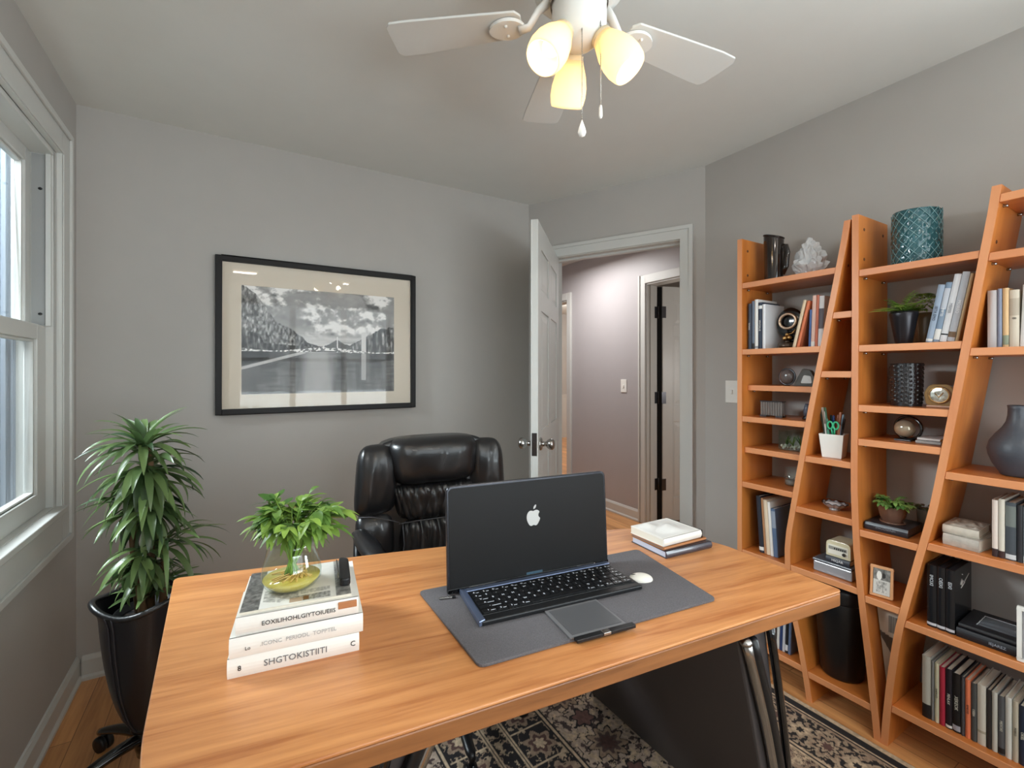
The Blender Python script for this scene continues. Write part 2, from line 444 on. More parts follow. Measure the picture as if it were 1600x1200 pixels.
# six-panel door leaf, local: x from hinge, y thickness 0..t, z up
def leaf(name, parent_mat, Wd, Hd, T, t=.036):
    m = MB(); m.T = T
    st, ms = .105, .09
    px = [(st, Wd / 2 - ms / 2), (Wd / 2 + ms / 2, Wd - st)]
    pz = [(.20, .86), (1.0, 1.60), (1.70, Hd - .12)]
    m.box((0, .006, 0), (Wd, t - .006, Hd))
    for y0, y1 in ((0, .006), (t - .006, t)):
        m.box((0, y0, 0), (st, y1, Hd)); m.box((Wd - st, y0, 0), (Wd, y1, Hd)); m.box((px[0][1], y0, 0), (px[1][0], y1, Hd))
        zz = [0, *[v for q in pz for v in q], Hd]
        for k in range(0, len(zz), 2):
            for a, b in px: m.box((a, y0, zz[k]), (b, y1, zz[k + 1]))
    for (a, b) in px:
        for (c, d) in pz:
            for s_ in (0, 1):
                yo, yi = (.002, .006) if s_ == 0 else (t - .002, t - .006)
                i = .018; j = .045
                vs = [(a + i, yi, c + i), (b - i, yi, c + i), (b - i, yi, d - i), (a + i, yi, d - i), (a + j, yo, c + j), (b - j, yo, c + j), (b - j, yo, d - j), (a + j, yo, d - j)]
                m.add(vs, [(0, 1, 5, 4), (1, 2, 6, 5), (2, 3, 7, 6), (3, 0, 4, 7), (4, 5, 6, 7)])
    o = m.build(name, parent_mat, None, .002)
    o['kind'] = 'structure'
    return o
def knob(m, c, d):
    """door knob out of a face at c in direction d (unit)"""
    q = Vector((0, 0, 1)).rotation_difference(Vector(d)).to_matrix().to_4x4()
    T0 = m.T.copy(); m.T = T0 @ Matrix.Translation(c) @ q
    m.lathe([(.033, 0), (.033, .004), (.028, .009), (.013, .012), (.012, .03), (.02, .036), (.0275, .05), (.0275, .062), (.02, .07), (.006, .073)], seg=24)
    m.T = T0
# main door: hinge near AW(DS0), swings into the room
hx, hy, _ = AW(DS0 + .004, -.012)
free = Vector((.078 * CA + 2.165 * SA, -.078 * SA + 2.165 * CA))
ang = math.atan2(free.y - hy, free.x - hx)
LT = Matrix.Translation((hx, hy, .012)) @ Matrix.Rotation(ang, 4, 'Z')
d1 = leaf('door_1', M_trim, .815, 2.03, LT)
for side, yy, dd in ((0, 0, (0, -1, 0)), (1, .036, (0, 1, 0))):
    m = MB(); m.T = LT; knob(m, (.755, yy, .94), dd); m.build('door_handle', M_chrome, d1)
m = MB(); m.T = LT; m.box((.815, .006, .89), (.8165, .030, 1.0)); m.box((.8165, .012, .93), (.822, .024, .957)); m.build('latch_plate', M_dsteel, d1)
m = MB(); m.T = LT
for z in (.22, 1.0, 1.78): m.tube([(-.004, -.004, z), (-.004, -.004, z + .09)], .006)
m.build('hinge', M_dsteel, d1)

# hall: far wall with two doorways, closing walls, and the rooms beyond
HX = 3.02
Y2a, Y2b = 2.0, 2.80      # side-room doorway
Y1a, Y1b = 3.87, 4.68     # far-room doorway
m = MB()
ys = [(.9, Y2a), (Y2b, Y1a), (Y1b, 5.1)]
for a, b in ys: m.box((HX, a, 0), (HX + TH, b, ZC))
for a, b in ((Y2a, Y2b), (Y1a, Y1b)): m.box((HX, a, 2.07), (HX + TH, b, ZC))
struct('wall_hall', m, M_hall)
m = MB()
for a, b in ((Y2a, Y2b), (Y1a, Y1b)):
    for x0, x1 in ((HX - .016, HX), (HX + TH, HX + TH + .016)):
        m.box((x0, a - .065, 0), (x1, a + .008, 2.135)); m.box((x0, b - .008, 0), (x1, b + .065, 2.135)); m.box((x0, a + .008, 2.062), (x1, b - .008, 2.135))
    m.box((HX - .024, b + .045, 0), (HX - .016, b + .065, 2.135))
    m.box((HX - .024, a - .065, 0), (HX - .016, a - .045, 2.135))
    m.box((HX - .002, a, 0), (HX + TH + .002, a + .02, 2.05)); m.box((HX - .002, b - .02, 0), (HX + TH + .002, b, 2.05)); m.box((HX - .002, a, 2.05), (HX + TH + .002, b, 2.07))
    m.box((HX + .03, b - .032, 0), (HX + .06, b - .02, 2.05))
struct('trim_2', m, M_trim, bevel=.003)
struct('wall_hall_end', MB().box((1.6, 5.1, 0), (HX + TH, 5.22, ZC)), M_hall)
struct('wall_hall_left', MB().box((1.55, YB + TH, 0), (1.67, 5.1, ZC)), M_hall)
struct('wall_hall_near', MB().box((XR + TH, .78, 0), (HX + TH, .9, ZC)), M_hall)
# rooms beyond
m = MB(); m.box((HX + TH, 7.3, 0), (6.2, 7.42, ZC)); m.box((6.08, .8, 0), (6.2, 7.3, ZC)); m.box((HX, 5.22, 0), (HX + TH, 7.42, ZC)); m.box((HX + TH, 3.3, 0), (6.08, 3.42, ZC)); m.box((HX + TH, .78, 0), (6.08, .9, ZC))
struct('wall_far_rooms', m, M_wall)
m = MB(); m.box((HX + TH, 7.28, .09), (6.08, 7.3, .82)); m.box((HX + TH, 7.265, .82), (6.08, 7.3, .85)); m.box((HX + TH, 7.27, 0), (6.08, 7.28, .10))
struct('trim_3', m, M_trim)
# side-room door, standing open
D2 = Matrix.Translation((HX + TH + .018, Y2b - .028, .012)) @ Matrix.Rotation(R(-14), 4, 'Z') @ Matrix.Translation((.012, -.036, 0))
d2 = leaf('door_2', M_trim, .76, 2.03, D2)
for z in (.28, 1.03, 1.77):
    m = MB()
    m.box((HX + TH - .028, Y2b - .0235, z), (HX + TH + .012, Y2b - .0195, z + .10))
    m.tube([(HX + TH + .014, Y2b - .026, z - .004), (HX + TH + .014, Y2b - .026, z + .104)], .0075)
    m.T = D2; m.box((-.010, -.002, z - .012), (.032, 0, z + .088))
    m.build('hinge', M_dsteel, d2)
m = MB(); m.T = D2; knob(m, (.70, 0, .94), (0, -1, 0)); m.build('door_handle', M_chrome, d2)
m = MB(); m.prism([(HX + TH + .003, Y2b - .020), (HX + TH + .006, Y2b - .020), (HX + TH + .034, Y2b - .066), (HX + TH + .031, Y2b - .066)][::-1], .012, 2.04, 'z')
m.build('gap_shade_strip', mat('gap_shade_black', (14, 14, 14), .8), d2)  # dark strip standing in for the shade in the hinge gap
# hall switch
def switch(name, T, label):
    r = thing(name, label, 'light switch')
    m = MB(); m.T = T; m.box((-.036, -.006, -.058), (.036, 0, .058)); m.build('wall_plate', M_white, r, .002)
    m = MB(); m.T = T; m.box((-.006, -.013, -.011), (.006, -.006, .011)); m.build('toggle', M_white, r, .001)
q = PX(975, 603, HX)
switch('light_switch', Matrix.Translation((HX, q[1], q[2])) @ Matrix.Rotation(R(-90), 4, 'Z'), 'white toggle light switch on the mauve hall wall seen through the doorway')
q = PX(1141, 612, XR)
switch('light_switch', Matrix.Translation((XR, q[1] - .012, q[2])) @ Matrix.Rotation(R(-90), 4, 'Z'), 'white wall switch plate on the grey wall touching the left side of the bookcases')
# hall ceiling lamp
r = thing('hall_ceiling_lamp', 'round flush ceiling lamp in the hall beyond the doorway', 'ceiling lamp', (2.45, 3.25, ZC))
MB().lathe([(.13, 0), (.13, -.02), (.12, -.025)]).build('lamp_base', M_white, r)
MB().lathe([(.118, -.02), (.11, -.05), (.07, -.075), (.001, -.082)]).build('lamp_shade', glow('hall_shade_glow', (255, 240, 220), 1.5), r)
for k_, (lx_, ly_) in enumerate(((.09, -.66), (1.10, -.78))):
    r = thing('ceiling_panel_lamp', ('rectangular flush ceiling lamp behind the camera near the left window', 'rectangular flush ceiling lamp behind the camera at the middle of the rear wall')[k_], 'ceiling lamp', (lx_, ly_, ZC))
    MB().box((-.14, -.08, -.030), (.14, .08, 0)).build('lamp_housing', M_white, r, .004)
    MB().box((-.12, -.06, -.036), (.12, .06, -.030)).build('lamp_diffuser', glow('panel_glow', (255, 228, 190), 6), r)
    area('ceiling_panel_light', (lx_, ly_, ZC - .045), (0, 0, 0), .22, .10, 4, (1, .95, .90))

# ------------------------------------------------------------------ left window (double hung)
w = struct('window_1', MB().box((XL - .043, WY0 + .1, WZ0 + .06), (XL - .040, WY1 - .10, 1.44)).box((XL - .083, WY0 + .06, 1.45), (XL - .080, WY1 - .07, WZ1 - .05)), M_glass)
def sash(x0, x1, z0, z1, st, rb, rt):
    m = MB()
    m.box((x0, WY0 + .02, z0), (x1, WY0 + .02 + st, z1)); m.box((x0, WY1 - .02 - st, z0), (x1, WY1 - .02, z1))
    m.box((x0, WY0 + .02 + st, z0), (x1, WY1 - .02 - st, z0 + rb)); m.box((x0, WY0 + .02 + st, z1 - rt), (x1, WY1 - .02 - st, z1))
    # glazing bead
    i = .010; xb0, xb1 = x0 + .006, x1 - .008
    a, b, c, d = WY0 + .02 + st, WY1 - .02 - st, z0 + rb, z1 - rt
    m.box((xb0, a, c), (xb1, a + i, d)); m.box((xb0, b - i, c), (xb1, b, d)); m.box((xb0, a + i, c), (xb1, b - i, c + i)); m.box((xb0, a + i, d - i), (xb1, b - i, d))
    return m
struct('lower_sash', sash(XL - .058, XL - .022, WZ0 + .015, 1.475, .085, .07, .052), M_trim, w, .003)
struct('upper_sash', sash(XL - .098, XL - .062, 1.425, WZ1 - .02, .05, .045, .05), M_trim, w, .003)
m = MB()
m.box((XL - .14, WY0, WZ0), (XL, WY0 + .02, WZ1)); m.box((XL - .14, WY1 - .02, WZ0), (XL, WY1, WZ1)); m.box((XL - .14, WY0 + .02, WZ1 - .02), (XL, WY1 - .02, WZ1)); m.box((XL - .14, WY0 + .02, WZ0), (XL, WY1 - .02, WZ0 + .015))
m.box((XL - .021, WY1 - .032, 1.475), (XL - .006, WY1 - .02, WZ1 - .02)); m.box((XL - .021, WY0 + .02, 1.475), (XL - .006, WY0 + .032, WZ1 - .02))
struct('window_frame', m, M_trim, w, .002)
m = MB()   # outer storm tracks of the jambs
for x_, d_ in ((-.128, .016), (-.112, .008)):
    m.box((XL + x_, WY1 - .02 - d_, WZ0 + .015), (XL + x_ + .006, WY1 - .02, WZ1 - .02)); m.box((XL + x_, WY0 + .02, WZ0 + .015), (XL + x_ + .006, WY0 + .02 + d_, WZ1 - .02))
m.box((XL - .139, WY1 - .0215, WZ0 + .015), (XL - .1005, WY1 - .02, WZ1 - .02))
struct('storm_track', m, mat('storm_track_grey', (150, 158, 168), .45), w)
m = MB()   # grey balance channel beside the upper sash, with two dark clips
m.box((XL - .060, WY1 - .0225, 1.48), (XL - .024, WY1 - .020, WZ1 - .022))
struct('balance_channel', m, mat('channel_grey', (150, 151, 150), .5), w)
m = MB()
for z in (1.52, 1.98): m.ball((XL - .036, WY1 - .0245, z), .006, .003, .005)
struct('channel_clip', m, M_blackp, w)
m = MB()
cs = .108
a, b, c, d = WY0 - cs, WY1 + cs, WZ0 - cs - .03, WZ1 + cs
m.box((XL, a, c), (XL + .018, WY0, d)); m.box((XL, WY1, c), (XL + .018, b, d)); m.box((XL, WY0, WZ1), (XL + .018, WY1, d)); m.box((XL, WY0, c), (XL + .018, WY1, WZ0))
m.box((XL + .018, b - .022, c), (XL + .027, b, d)); m.box((XL + .018, a, d - .022), (XL + .027, b - .022, d)); m.box((XL + .018, a, c), (XL + .027, b - .022, c + .022))
m.box((XL + .018, WY1 + .004, WZ0), (XL + .022, WY1 + .018, WZ1)); m.box((XL + .018, WY0, WZ1 + .004), (XL + .022, WY1 + .004, WZ1 + .018))
struct('trim_4', m, M_trim, bevel=.003)
m = MB(); m.box((XL - .02, WY0 + .0, WZ0 - .012), (XL + .034, WY1 + .012, WZ0 + .012)); struct('window_sill', m, M_trim, w, .004)

# baseboards
def bb(p0, p1, nrm, name):
    p0 = Vector(p0); p1 = Vector(p1); d = (p1 - p0).normalized(); n = Vector(nrm)
    m = MB(); m.T = Matrix(((d.x, n.x, 0, p0.x), (d.y, n.y, 0, p0.y), (0, 0, 1, 0), (0, 0, 0, 1)))
    L_ = (p1 - p0).length
    m.prism([(0, 0), (.022, 0), (.022, .012), (.014, .022), (.014, .082), (.006, .098), (0, .10)], 0, L_, 'x')
    struct(name, m, M_trim)
bb((XL, YF), (XL, YB), (1, 0), 'baseboard_left')
bb((XL + .02, YB), (A0.x - .02, YB), (0, -1), 'baseboard_back')
bb((XR, YF), (XR, B0.y), (-1, 0), 'baseboard_right')
bb((HX, Y2b + .066), (HX, Y1a - .066), (-1, 0), 'baseboard_hall')

# outside: pale siding of the neighbouring house, seen through the left window
m = MB()
for k in range(34): m.prism([(-1.9, .0 + k * .12), (-1.915, .115 + k * .12), (-1.94, .12 + k * .12), (-1.94, 0 + k * .12)], -.5, 9.0, 'y')
o = m.build('neighbour_wall', mat('pale_blue_siding', (176, 190, 205), .7)); tag(o, 'pale blue-grey siding of the house outside the left window', 'house')
m = MB()
for y in (3.2, 4.1, 4.75, 5.6, 6.3, 7.2): m.box((-1.9, y, 0), (-1.86, y + .12, 4.2))
m.build('corner_board', M_trim, o)
struct('ground', MB().box((-8, -8, -.12), (XL - .14, 10, -.06)), mat('garden_ground', (96, 104, 84), .9, bump=.4, bscale=20, var=.2))
area('daylight_outside', (-1.2, 5.0, 4.6), (R(0), R(25), 0), 1.0, 7.0, 9, DAY)
# ================================================================== PICTURE
def art(u, v):
    hz = .40
    f1 = fbm(u * 7 + 3, v * 6.5, 6, 3); f2 = fbm(u * 7 + 3.10, v * 6.5 + .22, 6, 3)
    cl = np.clip((f1 - .44) * 7, 0, 1)
    sky = .60 * (1 - cl) + cl * (.80 + 2.6 * (f1 - f2)) + .10 * (fbm(u * 16, v * 18, 4, 9) - .5)
    bnd = np.clip((.66 - v) / .16, 0, 1)
    sky = sky * (1 - bnd) + bnd * (.74 + .5 * (fbm(u * 3, v * 26, 4, 19) - .5))
    sky = np.clip(sky, .36, .98)
    tex = fbm(u * 60, v * 22, 4, 21); streak = fbm(u * 110, v * 5, 3, 5)
    L_ = np.interp(u, [0, .08, .2, .3, .4, .47, 1], [1.0, .92, .66, .6, .47, .44, .44]) + .03 * fbm(u * 40, v * 0, 3, 2)
    Lf = np.interp(u, [0, .1, .13, .4, 1], [.60, .56, .48, .45, .42])
    Rt = np.interp(u, [0, .44, .52, .58, .68, .75, .80, .9, 1], [.0, .42, .46, .48, .46, .52, .56, .64, .66]) + .03 * fbm(u * 50, v * 0, 3, 12)
    g = sky
    far = (v > hz) & (v < L_)
    g = np.where(far, .52 + .9 * (fbm(u * 90, v * 30, 4, 23) - .5) * (.4 + fbm(u * 12, v * 9, 3, 24)) - .25 * np.clip((u - .22) * 4, 0, 1), g)
    near = (v > hz) & (v < Lf)
    g = np.where(near, .02 + 1.3 * tex * streak, g)
    rt = (v > hz) & (v < Rt)
    g = np.where(rt, .06 + 1.3 * tex * streak, g)
    # mast and stay triangle, white tower
    tri = (v > hz) & (v < hz + .13 - np.abs(u - .59) * .9) & (u > .50) & (u < .74)
    g = np.where(tri, .30 + .2 * tex, g)
    g = np.where((np.abs(u - .592) < .0035) & (v > hz) & (v < .56), .9, g)
    g = np.where((np.abs(u - .775) < .016) & (v > hz - .03) & (v < .61), .82, g)
    # quay and boats
    q = np.abs(v - hz - .012 + .02 * np.sin(u * 9)) < .016
    g = np.where(q, .45 + .55 * (fbm(u * 70, v * 60, 3, 31) > .5), g)
    # water
    w = .40 + .16 * fbm(u * 10, v * 60, 4, 8) - .22 * fbm(u * 26, v * 2.5, 3, 14) + .25 * (hz - v)
    w = np.where((u < .16) & (v > .27 + u * .35), .13 + .15 * tex, w)
    bank = np.abs(v - (.24 + .42 * u)) < .014
    w = np.where(bank & (u < .38), .74, w)
    cen = np.exp(-((u - .46) / .10) ** 4)
    w = w * (1 - cen * .75) + .74 * cen * .75
    w = np.where((np.abs(u - .775) < .016) & (v > .12), .68, w)
    w = np.where((u > .82) & (v > hz - .07 - (1 - u) * .1), .2 + .2 * tex, w)
    g = np.where(v < hz - .004, w, g)
    g = np.clip((g - .5) * 1.22 + .49, .03, .98)
    return np.stack([g, g * .99, g * .975], -1)
pic = thing('framed_picture', 'large black-framed black and white canal photograph with cream mat on back wall', 'picture', (-.083, YB, 1.10))
PW, PH = .985, .765
m = MB(); fw = .027
fo = [(0, 0), (PW, 0), (PW, PH), (0, PH)]
for (x0, z0, x1, z1) in ((0, 0, fw, PH), (PW - fw, 0, PW, PH), (fw, 0, PW - fw, fw), (fw, PH - fw, PW - fw, PH)):
    m.box((x0, -.030, z0), (x1, -.004, z1))
m.box((.004, -.006, .004), (PW - .004, -.001, PH - .004))
m.build('frame', mat('black_frame_lacquer', (20, 18, 18), .42, spec=.3), pic, .004)
m = MB(); mx0, mx1, mz0, mz1 = .108, .862, .096, .632
for b_ in (((fw, fw), (mx0, PH - fw)), ((mx1, fw), (PW - fw, PH - fw)), ((mx0, fw), (mx1, mz0)), ((mx0, mz1), (mx1, PH - fw))):
    m.box((b_[0][0], -.012, b_[0][1]), (b_[1][0], -.008, b_[1][1]))
m.build('mat_board', mat('cream_mat_board', (226, 214, 196), .8), pic)
painted('print', mx1 - mx0, mz1 - mz0, 330, 236, art, attrmat('photo_print', .5), pic, Matrix.Translation((mx0, -.009, mz0)))
MB().box((fw, -.0165, fw), (PW - fw, -.015, PH - fw)).build('glazing', pane('picture_glass', (.98, .98, .98), .010, 0, .10), pic)

# ================================================================== RUG
RGX0, RGX1, RGY0, RGY1 = .18, 1.905, -.55, 2.02
def rug(u, v):
    Wd, Hd = RGX1 - RGX0, RGY1 - RGY0
    x = u * Wd; y = v * Hd
    wob = .006
    e = np.minimum(np.minimum(x, Wd - x), np.minimum(y, Hd - y))
    along = np.where(np.minimum(x, Wd - x) < np.minimum(y, Hd - y), y, x)
    cream = np.array([.76, .67, .56]); dark = np.array([.13, .115, .12]); tan_ = np.array([.60, .51, .43]); red = np.array([.35, .25, .23]); grey = np.array([.42, .38, .36])
    def ros(cx, cy, per, r0, pet, ph=0):
        a = (cx / per + ph) % 1 - .5; a = a * per; b = cy
        r = np.hypot(a, b); t = np.arctan2(b, a)
        return r / (r0 * (1 + .22 * np.cos(pet * t)))
    n1 = fbm(x * 55, y * 55, 3, 41); n2 = fbm(x * 26, y * 26, 3, 52); n3 = fbm(x * 90, y * 90, 2, 61)
    col = np.zeros(x.shape + (3,))
    def put(mask, c):
        col[mask] = c
    # field: dark ground, dense floral
    put(np.ones_like(x, bool), dark)
    put(np.abs(n2 - .5) < .045, cream); put(n1 > .60, tan_); put((n1 < .36), grey); put((n2 > .62) & (n3 > .5), red)
    # lattice of pale lines and rosettes in the field
    gx = np.abs(((x + .5 * y) / .22) % 1 - .5); gy = np.abs(((x - .5 * y) / .22) % 1 - .5)
    put((gx < .025) | (gy < .025), cream)
    # inner cream floral band
    def band(e0, e1, ground, ink, ac, per, r0):
        b = (e >= e0) & (e < e1); mid = (e0 + e1) / 2
        put(b, ground)
        put(b & (np.abs(n2 - .5) < .040), ink); put(b & (n1 > .62), ac); put(b & (n1 < .34), ink)
        r = ros(along, e - mid, per, r0, 8); r2 = ros(along, e - mid, per, r0 * .6, 6, .5)
        put(b & (r < 1), ink); put(b & (r < .86), ac); put(b & (r < .66), ground); put(b & (r < .5), ink); put(b & (r < .3), red)
        put(b & (r2 < 1), ink); put(b & (r2 < .7), cream); put(b & (r2 < .35), dark)
    band(.36, .64, np.array([.66, .58, .49]), np.array([.25, .2, .19]), cream, .24, .075)
    for a, b_, c in ((.63, .642, dark), (.642, .655, cream), (.655, .665, dark), (.34, .348, dark), (.348, .36, cream), (.30, .308, cream), (.308, .34, np.array([.30, .25, .23]))):
        put((e >= a) & (e < b_), c)
    wv = (e >= .308) & (e < .34) & (((along / .035) % 1) < .5); put(wv, tan_)
    X_ = RGX0 + x; c = np.abs(X_ - .79); fld = e >= .30
    put(fld, tan_); put(fld & (n1 > .60), cream); put(fld & (n1 < .36), dark); put(fld & (np.abs(n2 - .5) < .03), grey)
    rr = ros(y, c - .60, .26, .07, 6); put(fld & (rr < 1), dark); put(fld & (rr < .8), tan_); put(fld & (rr < .45), red)
    cb = fld & (c < .45) & (c >= .195); put(cb, np.array([.70, .62, .55])); put(cb & (np.abs(n2 - .5) < .035), dark); put(cb & (n1 < .37), np.array([.30, .24, .23])); put(cb & (n1 > .64), cream)
    r1 = ros(y, c - .325, .27, .066, 9); r2 = ros(y, c - .325, .27, .042, 6, .5)
    put(cb & (r1 < 1), dark); put(cb & (r1 < .9), tan_); put(cb & (r1 < .62), np.array([.36, .29, .27])); put(cb & (r1 < .4), red); put(cb & (r2 < 1), dark); put(cb & (r2 < .8), red * 1.2)
    dc = fld & (c < .195); put(dc, dark); put(dc & (np.abs(n2 - .5) < .03), tan_); put(dc & (n1 > .63), cream * .9)
    r3 = ros(y, c - .12, .15, .05, 6); put(dc & (r3 < 1), tan_); put(dc & (r3 < .7), red); put(dc & (r3 < .4), cream)
    put(dc & (c > .030) & (c < .048), cream); put(dc & (c > .037) & (c < .041), dark); put(dc & (((y / .15) % 1) < .05) & (c > .048), cream)
    for a, b_ in ((.190, .200), (.445, .455)): put(fld & (c >= a) & (c < b_), cream)
    for a, b_ in ((.200, .207), (.183, .190), (.455, .462)): put(fld & (c >= a) & (c < b_), dark)
    band(.26, .30, tan_, np.array([.25, .2, .19]), cream, .06, .014)
    band(.075, .235, dark, np.array([.66, .58, .49]), tan_, .18, .058)
    for a, b_, c in ((.235, .243, cream), (.243, .252, dark), (.252, .262, cream), (.05, .058, cream), (.058, .066, dark), (.066, .075, tan_), (.022, .05, dark), (0, .022, cream)):
        put((e >= a) & (e < b_), c)
    col *= (.82 + .36 * fbm(x * 120, y * 120, 2, 77))[..., None]
    return np.clip(col, 0, 1)
rg = painted('area_rug', RGX1 - RGX0, RGY1 - RGY0, 520, 770, rug, attrmat('woven_rug', .95, .6, 500), None,
             Matrix.Translation((RGX0, RGY0, .010)) @ Matrix.Rotation(R(-90), 4, 'X') @ Matrix.Scale(1, 4))
rg.data.flip_normals() if False else None
# local z was mapped to +y by the rotation; lay the sheet flat with real thickness
s_ = rg.modifiers.new('solid', 'SOLIDIFY'); s_.thickness = .009; s_.offset = 0
tag(rg, 'black, cream and maroon patterned rug lying under the desk', 'rug')

# ================================================================== DESK
DZ = .75
desk = thing('office_desk', 'large wooden desk with dark slanted side panels in the middle of the room', 'desk', (.62, 1.05, 0))
dp = [(-.105, .738), (1.331, .574), (1.353, .94), (1.215, 1.192), (.575, 1.375), (-.143, 1.54), (-.122, .875)]
rp_ = roundpoly(dp, [.03, .014, .05, .05, .2, .02, .05], 6)
loc_ = [(x - .62, y - 1.05) for x, y in rp_]
m = MB(); T_ = Matrix.Rotation(R(-9), 4, 'Z')
inv = T_.inverted()
def tl(p): q = inv @ Vector((p[0], p[1], 0)); return (q.x, q.y)
m.prism([tl(p) for p in loc_], DZ - .006, DZ, 'z', 0)
o = m.build('desktop', M_desk, desk, .002); o.rotation_euler = (0, 0, R(-9))
m = MB(); m.prism([tl(p) for p in loc_], DZ - .040, DZ - .006, 'z', 0)
o = m.build('desktop_edge', M_deskedge, desk, .003); o.rotation_euler = (0, 0, R(-9))
def slab(side):
    # leaning slab panel: x at top and floor, front y .62, back end splayed
    if side > 0: top = (.975, 1.085); bot = (1.225, 1.285)
    else: top = (.36, .25); bot = (.11, .05)
    m = MB()
    ys0, ye0, ye1 = (.63, 1.10, 1.42) if side > 0 else (.82, 1.30, 1.42)
    z1 = DZ - .04
    a0, a1 = top; b0, b1 = bot
    f = lambda x, y, z: (x - .62, y - 1.05, z)
    fy = ys0; 
    vs = [f(b0, fy + .05, .0155), f(b1, fy + .05, .0155), f(b1, ye1, .0155), f(b0, ye1, .0155), f(a0, fy, z1), f(a1, fy, z1), f(a1, ye0, z1), f(a0, ye0, z1)]
    m.add(vs, [(0,3,2,1),(4,5,6,7),(0,1,5,4),(1,2,6,5),(2,3,7,6),(3,0,4,7)])
    o = m.build('side_panel', mat('charcoal_laminate', (72, 68, 69), .45), desk, .006)
    # bent chrome and black trim down the front edge of the slab
    P = lambda t, k: Vector(f(a0 + (b0 - a0) * t + k * (1 if side > 0 else -1), fy - .012 + .05 * t, z1 - .012 + (.043 - z1) * t))
    m = MB(); pts = [P(t, .012 + .020 * math.sin(t * PI)) for t in [i / 14 for i in range(15)]]
    m.tube(pts, .011, 12, flat=1.0); m.ball(tuple(pts[0]), .014, .014, .010)
    m.build('front_tube', M_chrome, o)
    m = MB(); pts = [P(t, .034 + .022 * math.sin(t * PI)) for t in [i / 14 for i in range(15)]]
    m.tube(pts, .013, 12); m.build('edge_trim', M_blackp, o)
    P2 = lambda t: Vector(f(a1 + (b1 - a1) * t + .012 * math.sin(t * PI), fy - .010 + .05 * t, z1 - .004 + (.032 - z1) * t))
    m = MB(); m.tube([P2(i / 14) for i in range(15)], .010, 12); m.build('edge_trim', mat('gloss_black', (12, 12, 13), .12, coat=.5), o)
slab(1); slab(-1)

# desk mat
q = [PZ(654, 927, DZ)[:2], PZ(749, 1046, DZ)[:2], PZ(1120, 939, DZ)[:2], PZ(996, 861, DZ)[:2]]
m = MB(); m.prism(roundpoly(q, .016, 6), DZ + .0005, DZ + .0065, 'z')
o = m.build('desk_mat', [mat('grey_felt', (100, 97, 100), .95, bump=1.0, bscale=700, var=.45, vscale=420)], None, .0015)
tag(o, 'dark grey felt desk mat lying under the laptop', 'desk mat')

# ================================================================== LAPTOP
LZ = DZ + .0072
lap = thing('laptop', 'open black laptop with white fruit emblem standing on the grey desk mat', 'laptop', (.456, .886, LZ), R(-7.6))
M_lid = mat('laptop_lid_black', (20, 19, 19), .45, spec=.25)
M_lrim = mat('laptop_rim', (58, 59, 64), .25, metal=.7)
KW, KD = .432, .136
m = MB(); m.box((0, 0, 0), (KW, KD + .03, .011)); m.build('base', mat('laptop_base_black', (20, 20, 22), .4), lap, .003)
m = MB(); m.prism([(-.006, -.002), (.010, .004), (.010, KD + .02), (-.002, KD + .024)], .001, .0135, 'z'); m.box((.01, KD + .004, .010), (KW, KD + .020, .0135))
m.build('side_rail', mat('blue_grey_metal', (120, 132, 160), .28, metal=.7), lap, .002)
m = MB(); m.box((.010, .022, .0108), (KW - .006, KD, .0124)); kb = m.build('keyboard', mat('keyboard_well', (12, 12, 13), .35), lap, .001)
# keys with white legends
M_key = mat('key_black', (18, 18, 20), .4); M_leg = mat('key_legend_white', (215, 220, 228), .5)
kx0, kx1, ky0, ky1 = .014, KW - .012, .026, KD - .004
rows = 6; ch = (ky1 - ky0) / rows
chars = "1234567890-=QWERTYUIOP[]ASDFGHJKL;'ZXCVBNM,./"
ci = 0
for r_ in range(rows):
    n = 16
    widths = [1.0] * n
    if r_ == 0: widths = [1.3, 1, 1, 1.2, 5.5, 1.2, 1, 1, 1, 1]
    elif r_ == 1: widths = [2.2] + [1] * 10 + [2.0, 1, 1]
    elif r_ == 2: widths = [1.7] + [1] * 11 + [1.8, 1]
    elif r_ == 3: widths = [1.4] + [1] * 12 + [1.3, 1]
    u_ = (kx1 - kx0) / sum(widths); x = kx0
    for k, wd in enumerate(widths):
        x1 = x + wd * u_
        m = MB(); y0 = ky0 + r_ * ch
        m.box((x + .0012, y0 + .0012, .0124), (x1 - .0012, y0 + ch - .0012, .0148))
        t = chars[ci % len(chars)]; ci += 1
        if not (r_ == 0 and wd > 3):
            vs, fs = text_mb(t, .0085, .0001)
            m.T = Matrix.Translation(((x + x1) / 2 - .003, y0 + ch * .5, .01495)); m.add(vs, fs, 1); m.T = Matrix()
            if r_ in (0, 5) or k in (0, len(widths) - 1):
                m.box(((x + x1) / 2 + .002, y0 + ch * .3, .0148), (x1 - .004, y0 + ch * .38, .01495), 1)
        m.build('key', [M_key, M_leg], kb)
        x = x1
# screen lid, almost upright
LW, LH, LT_ = .474, .262, .011
lid = thing('lid', None, None); lid.parent = lap
lid_m = MB()
LM = Matrix.Translation((-.030, KD + .030, .002)) @ Matrix.Rotation(R(-3.5), 4, 'X')
lid_m.T = LM
pp = roundpoly([(0, 0), (LW, 0), (LW, LH), (0, LH)], [.004, .004, .018, .018], 6)
lid_m.prism(pp, 0, LT_, 'y')
bpy.data.objects.remove(lid)
lid = lid_m.build('lid', M_lrim, lap, .0025)
m = MB(); m.T = LM; pp = roundpoly([(.006, .010), (LW - .006, .010), (LW - .006, LH - .006), (.006, LH - .006)], [.003, .003, .014, .014], 6)
m.prism(pp, -.0012, .0005, 'y'); m.build('lid_face', M_lid, lid)
m = MB(); m.T = LM; m.box((.0, -.0016, .001), (LW, .001, .010)); m.build('lower_bezel', mat('gloss_black', (12, 12, 13), .12), lid, .0005)
